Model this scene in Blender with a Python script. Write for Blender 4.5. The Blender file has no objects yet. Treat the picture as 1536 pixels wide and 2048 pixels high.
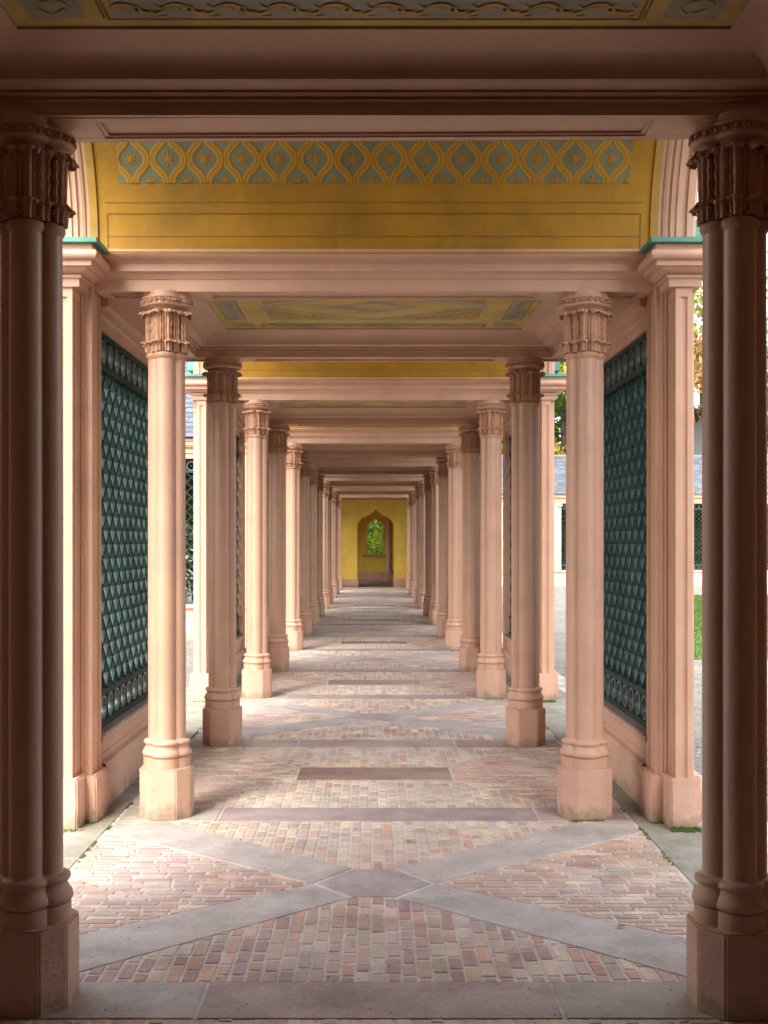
import bpy, bmesh, math, random
from mathutils import Vector, Matrix
from mathutils.geometry import tessellate_polygon
R = math.radians
PI = math.pi
random.seed(7)
sc = bpy.context.scene
COL = sc.collection

# ------------------------------------------------------------------ materials
def new_mat(name):
    m = bpy.data.materials.new(name)
    m.use_nodes = True
    nt = m.node_tree
    b = nt.nodes['Principled BSDF']
    return m, nt, b

def nd(nt, t, **kw):
    n = nt.nodes.new(t)
    for k, v in kw.items():
        if k in n.inputs.keys() if hasattr(n.inputs, 'keys') else False:
            n.inputs[k].default_value = v
        else:
            setattr(n, k, v)
    return n

def noise(nt, vec, scale, detail=4, rough=.55):
    n = nt.nodes.new('ShaderNodeTexNoise')
    n.inputs['Scale'].default_value = scale
    n.inputs['Detail'].default_value = detail
    n.inputs['Roughness'].default_value = rough
    nt.links.new(vec, n.inputs['Vector'])
    return n.outputs['Fac']

def ramp(nt, fac, stops):
    r = nt.nodes.new('ShaderNodeValToRGB')
    e = r.color_ramp.elements
    e[0].position, e[0].color = stops[0][0], (*stops[0][1], 1)
    e[1].position, e[1].color = stops[-1][0], (*stops[-1][1], 1)
    for p, c in stops[1:-1]:
        x = e.new(p); x.color = (*c, 1)
    nt.links.new(fac, r.inputs[0])
    return r.outputs[0]

def mix(nt, fac, a, b, mode='MIX'):
    m = nt.nodes.new('ShaderNodeMix')
    m.data_type = 'RGBA'; m.blend_type = mode
    for s, v in ((0, fac), (6, a), (7, b)):
        if isinstance(v, (int, float)):
            m.inputs[s].default_value = v
        elif isinstance(v, tuple):
            m.inputs[s].default_value = (*v, 1)
        else:
            nt.links.new(v, m.inputs[s])
    return m.outputs[2]

def pos(nt):
    return nt.nodes.new('ShaderNodeNewGeometry').outputs['Position']

def scaled(nt, vec, s):
    m = nt.nodes.new('ShaderNodeMapping')
    m.inputs['Scale'].default_value = s
    nt.links.new(vec, m.inputs['Vector'])
    return m.outputs[0]

def bump(nt, b, h, strength, dist, prev=None):
    n = nt.nodes.new('ShaderNodeBump')
    n.inputs['Strength'].default_value = strength
    n.inputs['Distance'].default_value = dist
    nt.links.new(h, n.inputs['Height'])
    if prev is not None:
        nt.links.new(prev, n.inputs['Normal'])
    nt.links.new(n.outputs[0], b.inputs['Normal'])
    return n.outputs[0]

def paint(name, col, rough=.45, var=.12, bmp=.25, streak=True, chips=None, lines=False, spec=.5, grime=False, splash=False):
    m, nt, b = new_mat(name)
    p = pos(nt)
    n1 = noise(nt, p, 3.2, 5)
    dark = tuple(c * (1 - var) for c in col)
    light = tuple(min(1, c * (1 + var * .8)) for c in col)
    c = ramp(nt, n1, [(.3, dark), (.5, col), (.72, light)])
    if streak:
        n2 = noise(nt, scaled(nt, p, (9, 9, .6)), 2.5, 4)
        c = mix(nt, .13, c, ramp(nt, n2, [(.35, tuple(x * .82 for x in col)), (.65, light)]))
    if chips:
        n3 = noise(nt, p, 28, 6, .7)
        f = nt.nodes.new('ShaderNodeMath'); f.operation = 'GREATER_THAN'
        f.inputs[1].default_value = .75
        nt.links.new(n3, f.inputs[0])
        c = mix(nt, f.outputs[0], c, chips)
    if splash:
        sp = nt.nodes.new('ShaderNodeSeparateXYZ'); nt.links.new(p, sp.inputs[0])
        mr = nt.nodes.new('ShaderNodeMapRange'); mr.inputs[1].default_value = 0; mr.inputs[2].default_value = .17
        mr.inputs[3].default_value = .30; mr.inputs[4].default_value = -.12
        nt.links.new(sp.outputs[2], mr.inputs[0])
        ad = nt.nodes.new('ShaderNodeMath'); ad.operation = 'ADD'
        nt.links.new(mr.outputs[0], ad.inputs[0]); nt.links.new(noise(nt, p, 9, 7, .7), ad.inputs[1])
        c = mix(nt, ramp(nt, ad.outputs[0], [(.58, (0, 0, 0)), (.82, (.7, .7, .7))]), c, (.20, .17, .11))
    if grime:
        # old stains and patched paint: broad soft patches, finer smears, a few dark scuffs
        c = mix(nt, ramp(nt, noise(nt, scaled(nt, p, (1, 1, .45)), 1.7, 7, .68), [(.52, (0, 0, 0)), (.72, (.34, .34, .34))]), c, tuple(x*.72 for x in col))
        c = mix(nt, ramp(nt, noise(nt, scaled(nt, p, (1, 1, .3)), 6.5, 7, .7), [(.60, (0, 0, 0)), (.70, (.35, .35, .35))]), c, tuple(min(1, x*1.18+.03) for x in col))
        c = mix(nt, ramp(nt, noise(nt, p, 17, 8, .75), [(.70, (0, 0, 0)), (.76, (.5, .5, .5))]), c, (.24, .17, .13))
    nt.links.new(c, b.inputs['Base Color'])
    r = nt.nodes.new('ShaderNodeMapRange')
    r.inputs[3].default_value = rough - .1; r.inputs[4].default_value = rough + .15
    nt.links.new(n1, r.inputs[0]); nt.links.new(r.outputs[0], b.inputs['Roughness'])
    b.inputs['Specular IOR Level'].default_value = spec
    pr = bump(nt, b, noise(nt, p, 60, 5), bmp, .004)
    pr = bump(nt, b, noise(nt, p, 7, 4), bmp, .012, pr)
    if lines:
        w = nt.nodes.new('ShaderNodeTexWave'); w.bands_direction = 'Z'
        w.inputs['Scale'].default_value = 22; w.inputs['Distortion'].default_value = 1.2
        w.inputs['Detail'].default_value = 2; w.inputs['Detail Scale'].default_value = 1.5
        nt.links.new(p, w.inputs['Vector'])
        pr = bump(nt, b, w.outputs['Fac'], .10, .004, pr)
    return m

PINK = (.60, .368, .258)
M = {}
M['pink'] = paint('pink_paint', PINK, .5, .11, .3, chips=(.50,.34,.27), grime=True)
M['shaft'] = paint('shaft_paint', (.595, .368, .262), .36, .10, .2, spec=.5, chips=(.66,.50,.42), grime=True)
M['stone'] = paint('plinth_paint', (.605, .382, .280), .68, .10, .8, lines=True, chips=(.45, .30, .22), splash=True, grime=True)
M['carved'] = paint('carved_paint', (.53, .31, .20), .65, .18, .7)
M['base'] = paint('low_wall_paint', (.605, .382, .285), .65, .14, .6, chips=(.42, .30, .25), splash=True, grime=True)
M['sill'] = paint('sill_stone', (.34, .27, .25), .6, .25, .8)
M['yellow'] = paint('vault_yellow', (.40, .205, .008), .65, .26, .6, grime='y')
M['yellow2'] = paint('vault_line', (.22, .12, .02), .7, .1, .2)
M['yedge'] = paint('vault_edge', (.40, .22, .035), .6, .35, .3)
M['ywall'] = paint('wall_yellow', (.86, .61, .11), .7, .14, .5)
M['grey'] = paint('pattern_grey', (.19, .21, .125), .75, .3, .3)
M['och'] = paint('pattern_ochre', (.40, .20, .008), .6, .1, .2)
M['lite'] = paint('pattern_light', (.50, .295, .03), .6, .15, .2)
M['star'] = paint('pattern_star', (.36, .20, .02), .6, .1, .2)
M['pan'] = paint('panel_ochre', (.54, .39, .12), .75, .3, .3)
M['panb'] = paint('panel_blue', (.34, .325, .24), .75, .3, .3)
M['panl'] = paint('panel_line', (.50, .34, .09), .75, .3, .3)
M['green'] = paint('lattice_green', (.040, .074, .072), .25, .3, .3, spec=.8)
M['gframe'] = paint('lattice_frame_paint', (.032, .060, .056), .6, .3, .4, spec=.12)
M['gdark'] = paint('lattice_face_shade', (.020, .034, .030), .8, .35, .4, spec=.03)  # same green paint, darkened to put shade on the slat faces
M['copper'] = paint('copper_green', (.09, .30, .235), .5, .35, .5)
M['wood'] = paint('shade_wall_boards', (.50, .34, .26), .6, .2, .4)  # boards of the added side walls, tone set for their bounce
SIDE = {-1: 'slate wing side', 1: 'lawn side'}

def noise_col(nt, vec, scale):
    n = nt.nodes.new('ShaderNodeTexNoise'); n.inputs['Scale'].default_value = scale; n.inputs['Detail'].default_value = 5
    nt.links.new(vec, n.inputs['Vector']); return n.outputs['Color']
def floor_mat():
    m, nt, b = new_mat('paving')
    p = pos(nt)
    a = nt.nodes.new('ShaderNodeVertexColor'); a.layer_name = 'Col'
    n1 = noise(nt, p, 5, 6, .65)
    n2 = noise(nt, p, 70, 5, .7)
    n3 = noise(nt, p, 1.1, 4, .6)
    c = mix(nt, .6, a.outputs[0], ramp(nt, n1, [(.3, (.50, .47, .46)), (.7, (1.3, 1.27, 1.25))]), 'MULTIPLY')
    c = mix(nt, .5, c, ramp(nt, n2, [(.3, (.62, .62, .62)), (.7, (1.28, 1.26, 1.24))]), 'MULTIPLY')
    # worn dusty film
    c = mix(nt, ramp(nt, n3, [(.40, (0, 0, 0)), (.70, (.55, .55, .55))]), c, (.56, .50, .47))
    c = mix(nt, ramp(nt, noise(nt, p, 2.3, 7, .7), [(.52, (0, 0, 0)), (.70, (.45, .45, .45))]), c, (.27, .235, .225))
    # moss/dirt towards the edges of the walk and round plinths
    sep = nt.nodes.new('ShaderNodeSeparateXYZ'); nt.links.new(p, sep.inputs[0])
    ab = nt.nodes.new('ShaderNodeMath'); ab.operation = 'ABSOLUTE'; nt.links.new(sep.outputs[0], ab.inputs[0])
    mr = nt.nodes.new('ShaderNodeMapRange'); mr.inputs[1].default_value = .95; mr.inputs[2].default_value = 1.65
    nt.links.new(ab.outputs[0], mr.inputs[0])
    mm = nt.nodes.new('ShaderNodeMath'); mm.operation = 'MULTIPLY'
    nt.links.new(mr.outputs[0], mm.inputs[0])
    nt.links.new(ramp(nt, noise(nt, p, 3.1, 6, .7), [(.38, (0, 0, 0)), (.66, (.8, .8, .8))]), mm.inputs[1])
    c = mix(nt, mm.outputs[0], c, (.155, .175, .115))
    # small dark spots and crumbs
    v = nt.nodes.new('ShaderNodeTexVoronoi'); v.inputs['Scale'].default_value = 13
    nt.links.new(p, v.inputs['Vector'])
    lt = nt.nodes.new('ShaderNodeMath'); lt.operation = 'LESS_THAN'; lt.inputs[1].default_value = .075
    nt.links.new(v.outputs['Distance'], lt.inputs[0])
    m2 = nt.nodes.new('ShaderNodeMath'); m2.operation = 'MULTIPLY'; m2.inputs[1].default_value = .6
    nt.links.new(lt.outputs[0], m2.inputs[0])
    c = mix(nt, m2.outputs[0], c, (.12, .10, .09))
    nt.links.new(c, b.inputs['Base Color'])
    b.inputs['Roughness'].default_value = .72
    b.inputs['Specular IOR Level'].default_value = .35
    pr = bump(nt, b, n2, .5, .004)
    bump(nt, b, n1, .5, .015, pr)
    return m
M['floor'] = floor_mat()

def gravel_mat():
    m, nt, b = new_mat('gravel')
    p = pos(nt)
    v = nt.nodes.new('ShaderNodeTexVoronoi'); v.inputs['Scale'].default_value = 38
    nt.links.new(p, v.inputs['Vector'])
    c = mix(nt, .55, ramp(nt, noise(nt, p, 1.3, 5), [(.3, (.14, .132, .118)), (.7, (.205, .198, .18))]), v.outputs['Color'], 'OVERLAY')
    c = mix(nt, ramp(nt, noise(nt, p, .9, 6, .7), [(.5, (0, 0, 0)), (.68, (.6, .6, .6))]), c, (.20, .24, .12))
    h = nt.nodes.new('ShaderNodeHueSaturation'); h.inputs['Saturation'].default_value = .35
    nt.links.new(c, h.inputs['Color'])
    nt.links.new(h.outputs[0], b.inputs['Base Color'])
    b.inputs['Roughness'].default_value = .9
    bump(nt, b, v.outputs['Distance'], .9, .02)
    return m
M['gravel'] = gravel_mat()

def attr_mat(name, rough=.7, trans=0.0, var=.3):
    m, nt, b = new_mat(name)
    a = nt.nodes.new('ShaderNodeVertexColor'); a.layer_name = 'Col'
    c = mix(nt, var, a.outputs[0], ramp(nt, noise(nt, pos(nt), 6, 4), [(.3, (.6, .6, .6)), (.7, (1.3, 1.3, 1.3))]), 'MULTIPLY')
    nt.links.new(c, b.inputs['Base Color'])
    b.inputs['Roughness'].default_value = rough
    if trans:
        t = nt.nodes.new('ShaderNodeBsdfTranslucent'); nt.links.new(c, t.inputs[0])
        mx = nt.nodes.new('ShaderNodeMixShader'); mx.inputs[0].default_value = trans
        nt.links.new(b.outputs[0], mx.inputs[1]); nt.links.new(t.outputs[0], mx.inputs[2])
        nt.links.new(mx.outputs[0], nt.nodes['Material Output'].inputs[0])
    return m
M['leaf'] = attr_mat('foliage', .6, .45)
M['shade'] = paint('shade_room_wall', (.10, .06, .035), .8, .2, .4)  # dark walls of the added near room, keep bounce light low
M['moss'] = paint('moss', (.085, .125, .03), .9, .4, .9)
M['grass'] = paint('lawn_grass', (.055, .12, .022), .9, .3, .9, streak=False)
M['bark'] = paint('bark', (.10, .085, .07), .9, .3, .9)

def slate_mat():
    m, nt, b = new_mat('slate')
    tc = nt.nodes.new('ShaderNodeTexCoord')
    br = nt.nodes.new('ShaderNodeTexBrick')
    br.inputs['Scale'].default_value = 1
    br.inputs['Brick Width'].default_value = .22; br.inputs['Row Height'].default_value = .14
    br.inputs['Mortar Size'].default_value = .008
    br.inputs['Color1'].default_value = (.12, .15, .19, 1); br.inputs['Color2'].default_value = (.22, .26, .31, 1)
    br.inputs['Mortar'].default_value = (.03, .035, .04, 1)
    nt.links.new(tc.outputs['UV'], br.inputs['Vector'])
    nt.links.new(br.outputs['Color'], b.inputs['Base Color'])
    b.inputs['Roughness'].default_value = .4
    bump(nt, b, br.outputs['Fac'], -.6, .01)
    return m
M['slate'] = slate_mat()

# ------------------------------------------------------------------ mesh helpers
class MB:
    def __init__(s):
        s.v = []; s.f = []; s.mi = []; s.col = []; s.cur = 0; s.c = None
    def add(s, verts, faces):
        o = len(s.v)
        s.v += [tuple(x) for x in verts]
        for f in faces:
            s.f.append(tuple(i + o for i in f)); s.mi.append(s.cur); s.col.append(s.c)
    def box(s, x0, x1, y0, y1, z0, z1, skip=''):
        v = [(x0,y0,z0),(x1,y0,z0),(x1,y1,z0),(x0,y1,z0),(x0,y0,z1),(x1,y0,z1),(x1,y1,z1),(x0,y1,z1)]
        s.add(v, [(3,2,1,0),(4,5,6,7),(0,1,5,4),(1,2,6,5),(2,3,7,6),(3,0,4,7)])
    def lathe(s, prof, cx=0, cy=0, n=24, a0=0, a1=2*PI, sc_=1, dz=0):
        full = abs(a1 - a0 - 2*PI) < 1e-6
        m = n if full else n + 1
        vs = []
        for (r, z) in prof:
            for i in range(m):
                a = a0 + (a1 - a0) * i / n
                vs.append((cx + r*math.cos(a), cy + r*math.sin(a), z + dz))
        fs = []
        for j in range(len(prof)-1):
            for i in range(n):
                k = (i + 1) % m
                fs.append((j*m+i, j*m+k, (j+1)*m+k, (j+1)*m+i))
        s.add(vs, fs)
    def prism(s, poly, z0, z1, top=True, bot=True):
        n = len(poly)
        vs = [(x, y, z0) for x, y in poly] + [(x, y, z1) for x, y in poly]
        fs = [(i, (i+1) % n, n+(i+1) % n, n+i) for i in range(n)]
        tris = tessellate_polygon([[Vector((x, y, 0)) for x, y in poly]])
        for t in tris:
            if top: fs.append(tuple(n+i for i in t))
            if bot: fs.append(tuple(reversed(t)))
        s.add(vs, fs)
    def sweep(s, path, prof, closed=False, side=1):
        """prof of (offset, z) carried along the 2D path with mitred corners"""
        n = len(path); vs = []
        P = [Vector(p) for p in path]
        for i in range(n):
            if closed: a, b, c = P[i-1], P[i], P[(i+1) % n]
            else: a, b, c = P[max(i-1,0)], P[i], P[min(i+1,n-1)]
            d1 = (b-a).normalized() if (b-a).length > 1e-9 else None
            d2 = (c-b).normalized() if (c-b).length > 1e-9 else None
            if d1 is None: d1 = d2
            if d2 is None: d2 = d1
            n1 = Vector((-d1.y, d1.x)) * side; n2 = Vector((-d2.y, d2.x)) * side
            mv = (n1 + n2); mv = mv / max(.2, (1 + n1.dot(n2)))
            for (o, z) in prof:
                q = b + mv * o
                vs.append((q.x, q.y, z))
        m = len(prof); fs = []
        for i in range(n if closed else n-1):
            k = (i+1) % n
            for j in range(m-1):
                fs.append((i*m+j, k*m+j, k*m+j+1, i*m+j+1))
        s.add(vs, fs)
    def mesh(s, name, mats, smooth=None, flip=None):
        me = bpy.data.meshes.new(name)
        v = s.v
        if flip: v = [(x*flip[0], y*flip[1], z) for x, y, z in v]
        me.from_pydata(v, [], s.f)
        if not isinstance(mats, (list, tuple)): mats = [mats]
        for m in mats: me.materials.append(m)
        for p, k in zip(me.polygons, s.mi): p.material_index = k
        if any(c is not None for c in s.col):
            ca = me.color_attributes.new('Col', 'FLOAT_COLOR', 'CORNER')
            buf = []
            for p, c in zip(me.polygons, s.col):
                c = c or (.5, .5, .5)
                for _ in range(p.loop_total): buf += [c[0], c[1], c[2], 1]
            ca.data.foreach_set('color', buf)
        if smooth is not None:
            bm = bmesh.new(); bm.from_mesh(me)
            bmesh.ops.remove_doubles(bm, verts=bm.verts, dist=.00005)
            bmesh.ops.recalc_face_normals(bm, faces=bm.faces)
            bm.to_mesh(me); bm.free()
            for p in me.polygons: p.use_smooth = True
            me.set_sharp_from_angle(angle=R(smooth))
        else:
            bm = bmesh.new(); bm.from_mesh(me)
            bmesh.ops.recalc_face_normals(bm, faces=bm.faces)
            bm.to_mesh(me); bm.free()
        me.update()
        return me

def obj(name, me, parent=None, loc=(0,0,0)):
    o = bpy.data.objects.new(name, me); COL.objects.link(o)
    o.parent = parent; o.location = loc
    return o
def tag(o, label=None, cat=None, group=None, kind=None):
    if label: o['label'] = label
    if cat: o['category'] = cat
    if group: o['group'] = group
    if kind: o['kind'] = kind
    return o
def thing(name, label, cat, loc=(0,0,0), group=None, sc_=(1,1,1)):
    o = bpy.data.objects.new(name, None); COL.objects.link(o)
    o.location = loc; o.scale = sc_; o.empty_display_size = .1
    return tag(o, label, cat, group, 'thing')

# ------------------------------------------------------------------ layout
EV = [3.88, 8.81, 13.79, 18.80, 23.88, 28.92, 33.94]
OD = [6.52, 11.45, 16.43, 21.44, 26.52, 31.56, 36.58]
OPEN = 2.64
ZS = 3.04          # beam soffit
rows = []
for e, o in zip(EV, OD): rows += [(e, 1), (o, -1)]      # (depth, direction of the open bay)
ORD = ['first', 'second', 'third', 'fourth', 'fifth', 'sixth', 'seventh', 'eighth', 'ninth', 'tenth', 'eleventh', 'twelfth', 'thirteenth', 'fourteenth', 'fifteenth']

# ------------------------------------------------------------------ cluster column
RS = .051; RD = .0585
LOBE = [(0, -RS), (RS, 0), (0, RS), (-RS, 0)]
def me_plinth():
    a, w = .074, .1475
    oct_ = [(-a,-w),(a,-w),(w,-a),(w,a),(a,w),(-a,w),(-w,a),(-w,-a)]
    bm = bmesh.new()
    vs = [bm.verts.new((x, y, 0)) for x, y in oct_]
    f = bm.faces.new(vs)
    r = bmesh.ops.extrude_face_region(bm, geom=[f])
    for v in r['geom']:
        if isinstance(v, bmesh.types.BMVert): v.co.z = .292
    bmesh.ops.recalc_face_normals(bm, faces=bm.faces)
    ed = [e for e in bm.edges]
    bmesh.ops.bevel(bm, geom=ed, offset=.006, segments=2, affect='EDGES')
    bmesh.ops.subdivide_edges(bm, edges=[e for e in bm.edges if e.calc_length() > .1], cuts=6, use_grid_fill=True)
    bmesh.ops.triangulate(bm, faces=[f for f in bm.faces if len(f.verts) > 4])
    from mathutils import noise as N
    for v in bm.verts:
        d = N.noise(v.co * 14) * .0022 + N.noise(v.co * 40) * .0012
        q = Vector((v.co.x, v.co.y, 0)).normalized()
        v.co += q * d
    me = bpy.data.meshes.new('plinth'); bm.to_mesh(me); bm.free()
    me.materials.append(M['stone'])
    for p in me.polygons: p.use_smooth = True
    me.set_sharp_from_angle(angle=R(28))
    return me
def me_basemould():
    b = MB()
    prof = [(.086,.286),(.086,.348),(.078,.351),(.079,.354),(.088,.357),(.0925,.364),(.0935,.372),(.091,.381),(.084,.392),(.077,.403),(.0735,.414),(.0735,.421),(.077,.423),(.0825,.427),(.085,.435),(.0825,.443),(.077,.448),(.062,.452),(.058,.458)]
    for i, (x, y) in enumerate(LOBE): b.lathe(prof, x, y, 28, dz=i*.0004)
    return b.mesh('base_moulding', M['carved'] if 0 else M['stone2'], 40)
M['stone2'] = paint('moulding_paint', (.595, .368, .262), .55, .12, .4)
def me_shaft():
    b = MB(); b.lathe([(RD, 0), (RD*1.005, .7), (RD, 1.3), (RD*.985, 1.8), (RD*.965, 2.26)], 0, 0, 32)
    return b.mesh('shaft', M['shaft'], 60)
def leaf(b, cx, cy, ang, W, H, z0, R0, curl, nw=12, nh=30, seed=0):
    rnd = random.Random(seed)
    ph = rnd.random()*6
    vs = []
    for j in range(nh+1):
        t = j / nh
        w = W * (.82 + .2*t) * (1 + .30*(abs(math.sin(t*17+ph)) - .5))
        if t > .9: w *= 1 - (t-.9)*3.2
        if t < .74:
            z = z0 + H*t/.78; r = R0 + .002 + .007*t*t
        else:
            q = (t - .74)/.26; a = q*PI*.92
            r0 = R0 + .002 + .007*.55
            z = z0 + H*.95 + curl*.75*math.sin(a) - (H*.02)*0
            r = r0 + curl*(1 - math.cos(a))*.62
        for i in range(nw+1):
            s = -1 + 2*i/nw
            rib = .0042*math.cos(s*PI*3.0) - .010*abs(s)**3
            rr = r + rib + .004*(1-abs(s)) + .0035*abs(s)**3*math.sin(t*34+2*ph) + .0015*math.sin(t*34+ph)*abs(s)
            aa = ang + s*w/(2*max(R0, .04))
            droop = -.010*abs(s)**2*max(0, t-.74)/.26
            vs.append((cx + rr*math.cos(aa), cy + rr*math.sin(aa), z + droop))
    fs = []
    for j in range(nh):
        for i in range(nw):
            k = j*(nw+1)+i
            fs.append((k, k+1, k+nw+2, k+nw+1))
    b.add(vs, fs)
def me_capital():
    b = MB()
    bell = [(.0565,2.655),(.060,2.662),(.064,2.667),(.0665,2.674),(.067,2.681),(.0655,2.689),(.061,2.694),(.052,2.697),(.050,2.80),(.050,2.89),(.060,2.94),(.082,2.962)]
    for i, (x, y) in enumerate(LOBE): b.lathe(bell, x, y, 28, dz=i*.0004)
    return b.mesh('capital', M['carved'], 40)
def me_leaves():
    b = MB(); k = 0
    for i, (x, y) in enumerate(LOBE):
        out = math.atan2(y, x)
        for q in (-1.5, -.5, .5, 1.5):
            k += 1
            leaf(b, x, y, out + q*R(53), .052, .222, 2.699, .0620, .033, seed=k)
            leaf(b, x, y, out + q*R(53), .053, .052, 2.697, .0665, .021, nh=16, seed=k+50)
        leaf(b, x, y, out, .022, .236, 2.70, .0585, .013, nw=4, seed=k+99)
    return b.mesh('acanthus_leaves', M['carved'], 50)
def me_abacus():
    b = MB()
    prof = [(.070,2.955),(.088,2.958),(.096,2.963),(.099,2.968),(.099,2.972),(.0955,2.975),(.0955,3.001),(.099,3.004),(.100,3.009),(.098,3.013),(.088,3.016),(.0855,3.018),(.0855,ZS+.004)]
    for i, (x, y) in enumerate(LOBE): b.lathe(prof, x, y, 28, dz=i*.0004)
    return b.mesh('abacus', M['stone2'], 35)
def me_eggs():
    b = MB()
    for i, (x, y) in enumerate(LOBE):
        out = math.atan2(y, x)
        for q in range(-4, 5):
            a = out + q*R(22.5)
            c = Vector((x + .0965*math.cos(a), y + .0965*math.sin(a), 2.988))
            tx = Vector((-math.sin(a), math.cos(a), 0)); nr = Vector((math.cos(a), math.sin(a), 0)); up = Vector((0,0,1))
            # egg
            vs = []; fs = []; n = 10
            for j, (rr, hh) in enumerate(((.0085, 0), (.0075, .005), (.0045, .008), (.001, .009))):
                for m in range(n):
                    t = 2*PI*m/n
                    vs.append(c + tx*rr*math.cos(t) + up*rr*1.25*math.sin(t) + nr*hh)
            for j in range(3):
                for m in range(n): fs.append((j*n+m, j*n+(m+1) % n, (j+1)*n+(m+1) % n, (j+1)*n+m))
            b.add(vs, fs)
            # ring round it
            vs = []; fs = []
            for j, (rr, hh) in enumerate(((.0115, 0), (.013, .0022), (.0155, .006), (.017, 0))):
                for m in range(n):
                    t = 2*PI*m/n
                    vs.append(c + tx*rr*math.cos(t) + up*min(1, .9)*rr*math.sin(t) + nr*hh)
            for j in range(3):
                for m in range(n): fs.append((j*n+m, j*n+(m+1) % n, (j+1)*n+(m+1) % n, (j+1)*n+m))
            b.add(vs, fs)
    return b.mesh('egg_moulding', M['carved'], 60)
CM = dict(plinth=me_plinth(), base=me_basemould(), shaft=me_shaft(), cap=me_capital(), leaves=me_leaves(), abacus=me_abacus(), eggs=me_eggs())
rj = random.Random(21)
def column(x, y, label):
    t = thing('cluster_column', label, 'column', (x + rj.uniform(-.004,.004), y + rj.uniform(-.005,.005), 0), 'clustered columns lining the walk')
    t.rotation_euler = (R(rj.uniform(-.08,.08)), R(rj.uniform(-.08,.08)), R(rj.uniform(-1.6,1.6)))
    obj('plinth', CM['plinth'], t)
    obj('base_moulding', CM['base'], t)
    for (lx, ly) in LOBE: obj('shaft', CM['shaft'], t, (lx, ly, .42))
    c = obj('capital', CM['cap'], t)
    obj('acanthus_leaves', CM['leaves'], c)
    a = obj('abacus', CM['abacus'], t)
    obj('egg_moulding', CM['eggs'], a)
    return t
for i, (y, d) in enumerate(rows):
    for s in (-1, 1):
        x = s*1.20; yy = y
        if i == 0: x, yy = (-1.19, y) if s < 0 else (1.243, y-.03)
        if i == 1: x = s*1.205 if s < 0 else 1.232
        side = 'left' if s < 0 else 'right'
        extra = 'large and in shade' if i == 0 else ('pale and sunlit' if d < 0 else 'browner and shaded')
        lab = '%s clustered pink column from the front on the %s, %s' % (ORD[i], SIDE[s], extra)
        if i == 13: lab = 'last clustered column on the %s, next to the yellow end wall' % SIDE[s]
        column(x, yy, lab)

# ------------------------------------------------------------------ wall piers
def pier_poly(flutes=True, g=0):
    p = [(1.612,-.075),(1.612,-.03),(1.622,-.025),(1.622,.105),(1.612,.11),(1.612,.15),(1.638,.15),(1.644,.162),(1.656,.162),(1.662,.175),(1.675,.175)]
    if flutes:
        p += [(1.675,.197),(1.686,.205),(1.686,.232),(1.675,.24),(1.675,.262),(1.686,.27),(1.686,.298),(1.675,.306)]
    p += [(1.675,.33)]
    if flutes:
        p += [(1.703,.33)] + [(1.7215 - .0185*math.cos(a), .33 - .014*math.sin(a)) for a in [PI*k/6 for k in range(1, 6)]] + [(1.740,.33)]
    p += [(1.768,.33)]
    if flutes:
        p += [(1.768,.306),(1.757,.298),(1.757,.27),(1.768,.262),(1.768,.24),(1.757,.232),(1.757,.205),(1.768,.197)]
    p += [(1.768,.175),(1.80,.172),(1.804,.155),(1.828,.15),(1.828,-.075)]
    return p
def rough_block(b, x0, x1, y0, y1, z0, z1, seed):
    from mathutils import noise as N
    bm = bmesh.new()
    bmesh.ops.create_cube(bm, size=1)
    for v in bm.verts:
        v.co = Vector((x0 + (v.co.x+.5)*(x1-x0), y0 + (v.co.y+.5)*(y1-y0), z0 + (v.co.z+.5)*(z1-z0)))
    bmesh.ops.bevel(bm, geom=list(bm.edges), offset=.009, segments=2, affect='EDGES')
    bmesh.ops.subdivide_edges(bm, edges=[e for e in bm.edges if e.calc_length() > .06], cuts=6, use_grid_fill=True)
    cx, cy = (x0+x1)/2, (y0+y1)/2
    for v in bm.verts:
        q = v.co*11 + Vector((seed*3.1, 0, 0))
        e = Vector((v.co.x-cx, v.co.y-cy, 0)).normalized()
        corner = 1 if (abs(v.co.x-cx) > (x1-x0)*.44 and abs(v.co.y-cy) > (y1-y0)*.44) else .35
        v.co += e * (N.noise(q)*.008 + N.noise(q*3)*.004) * corner
    bm.verts.ensure_lookup_table()
    b.add([tuple(v.co) for v in bm.verts], [tuple(v.index for v in f.verts) for f in bm.faces])
    bm.free()
PM = {}
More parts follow.
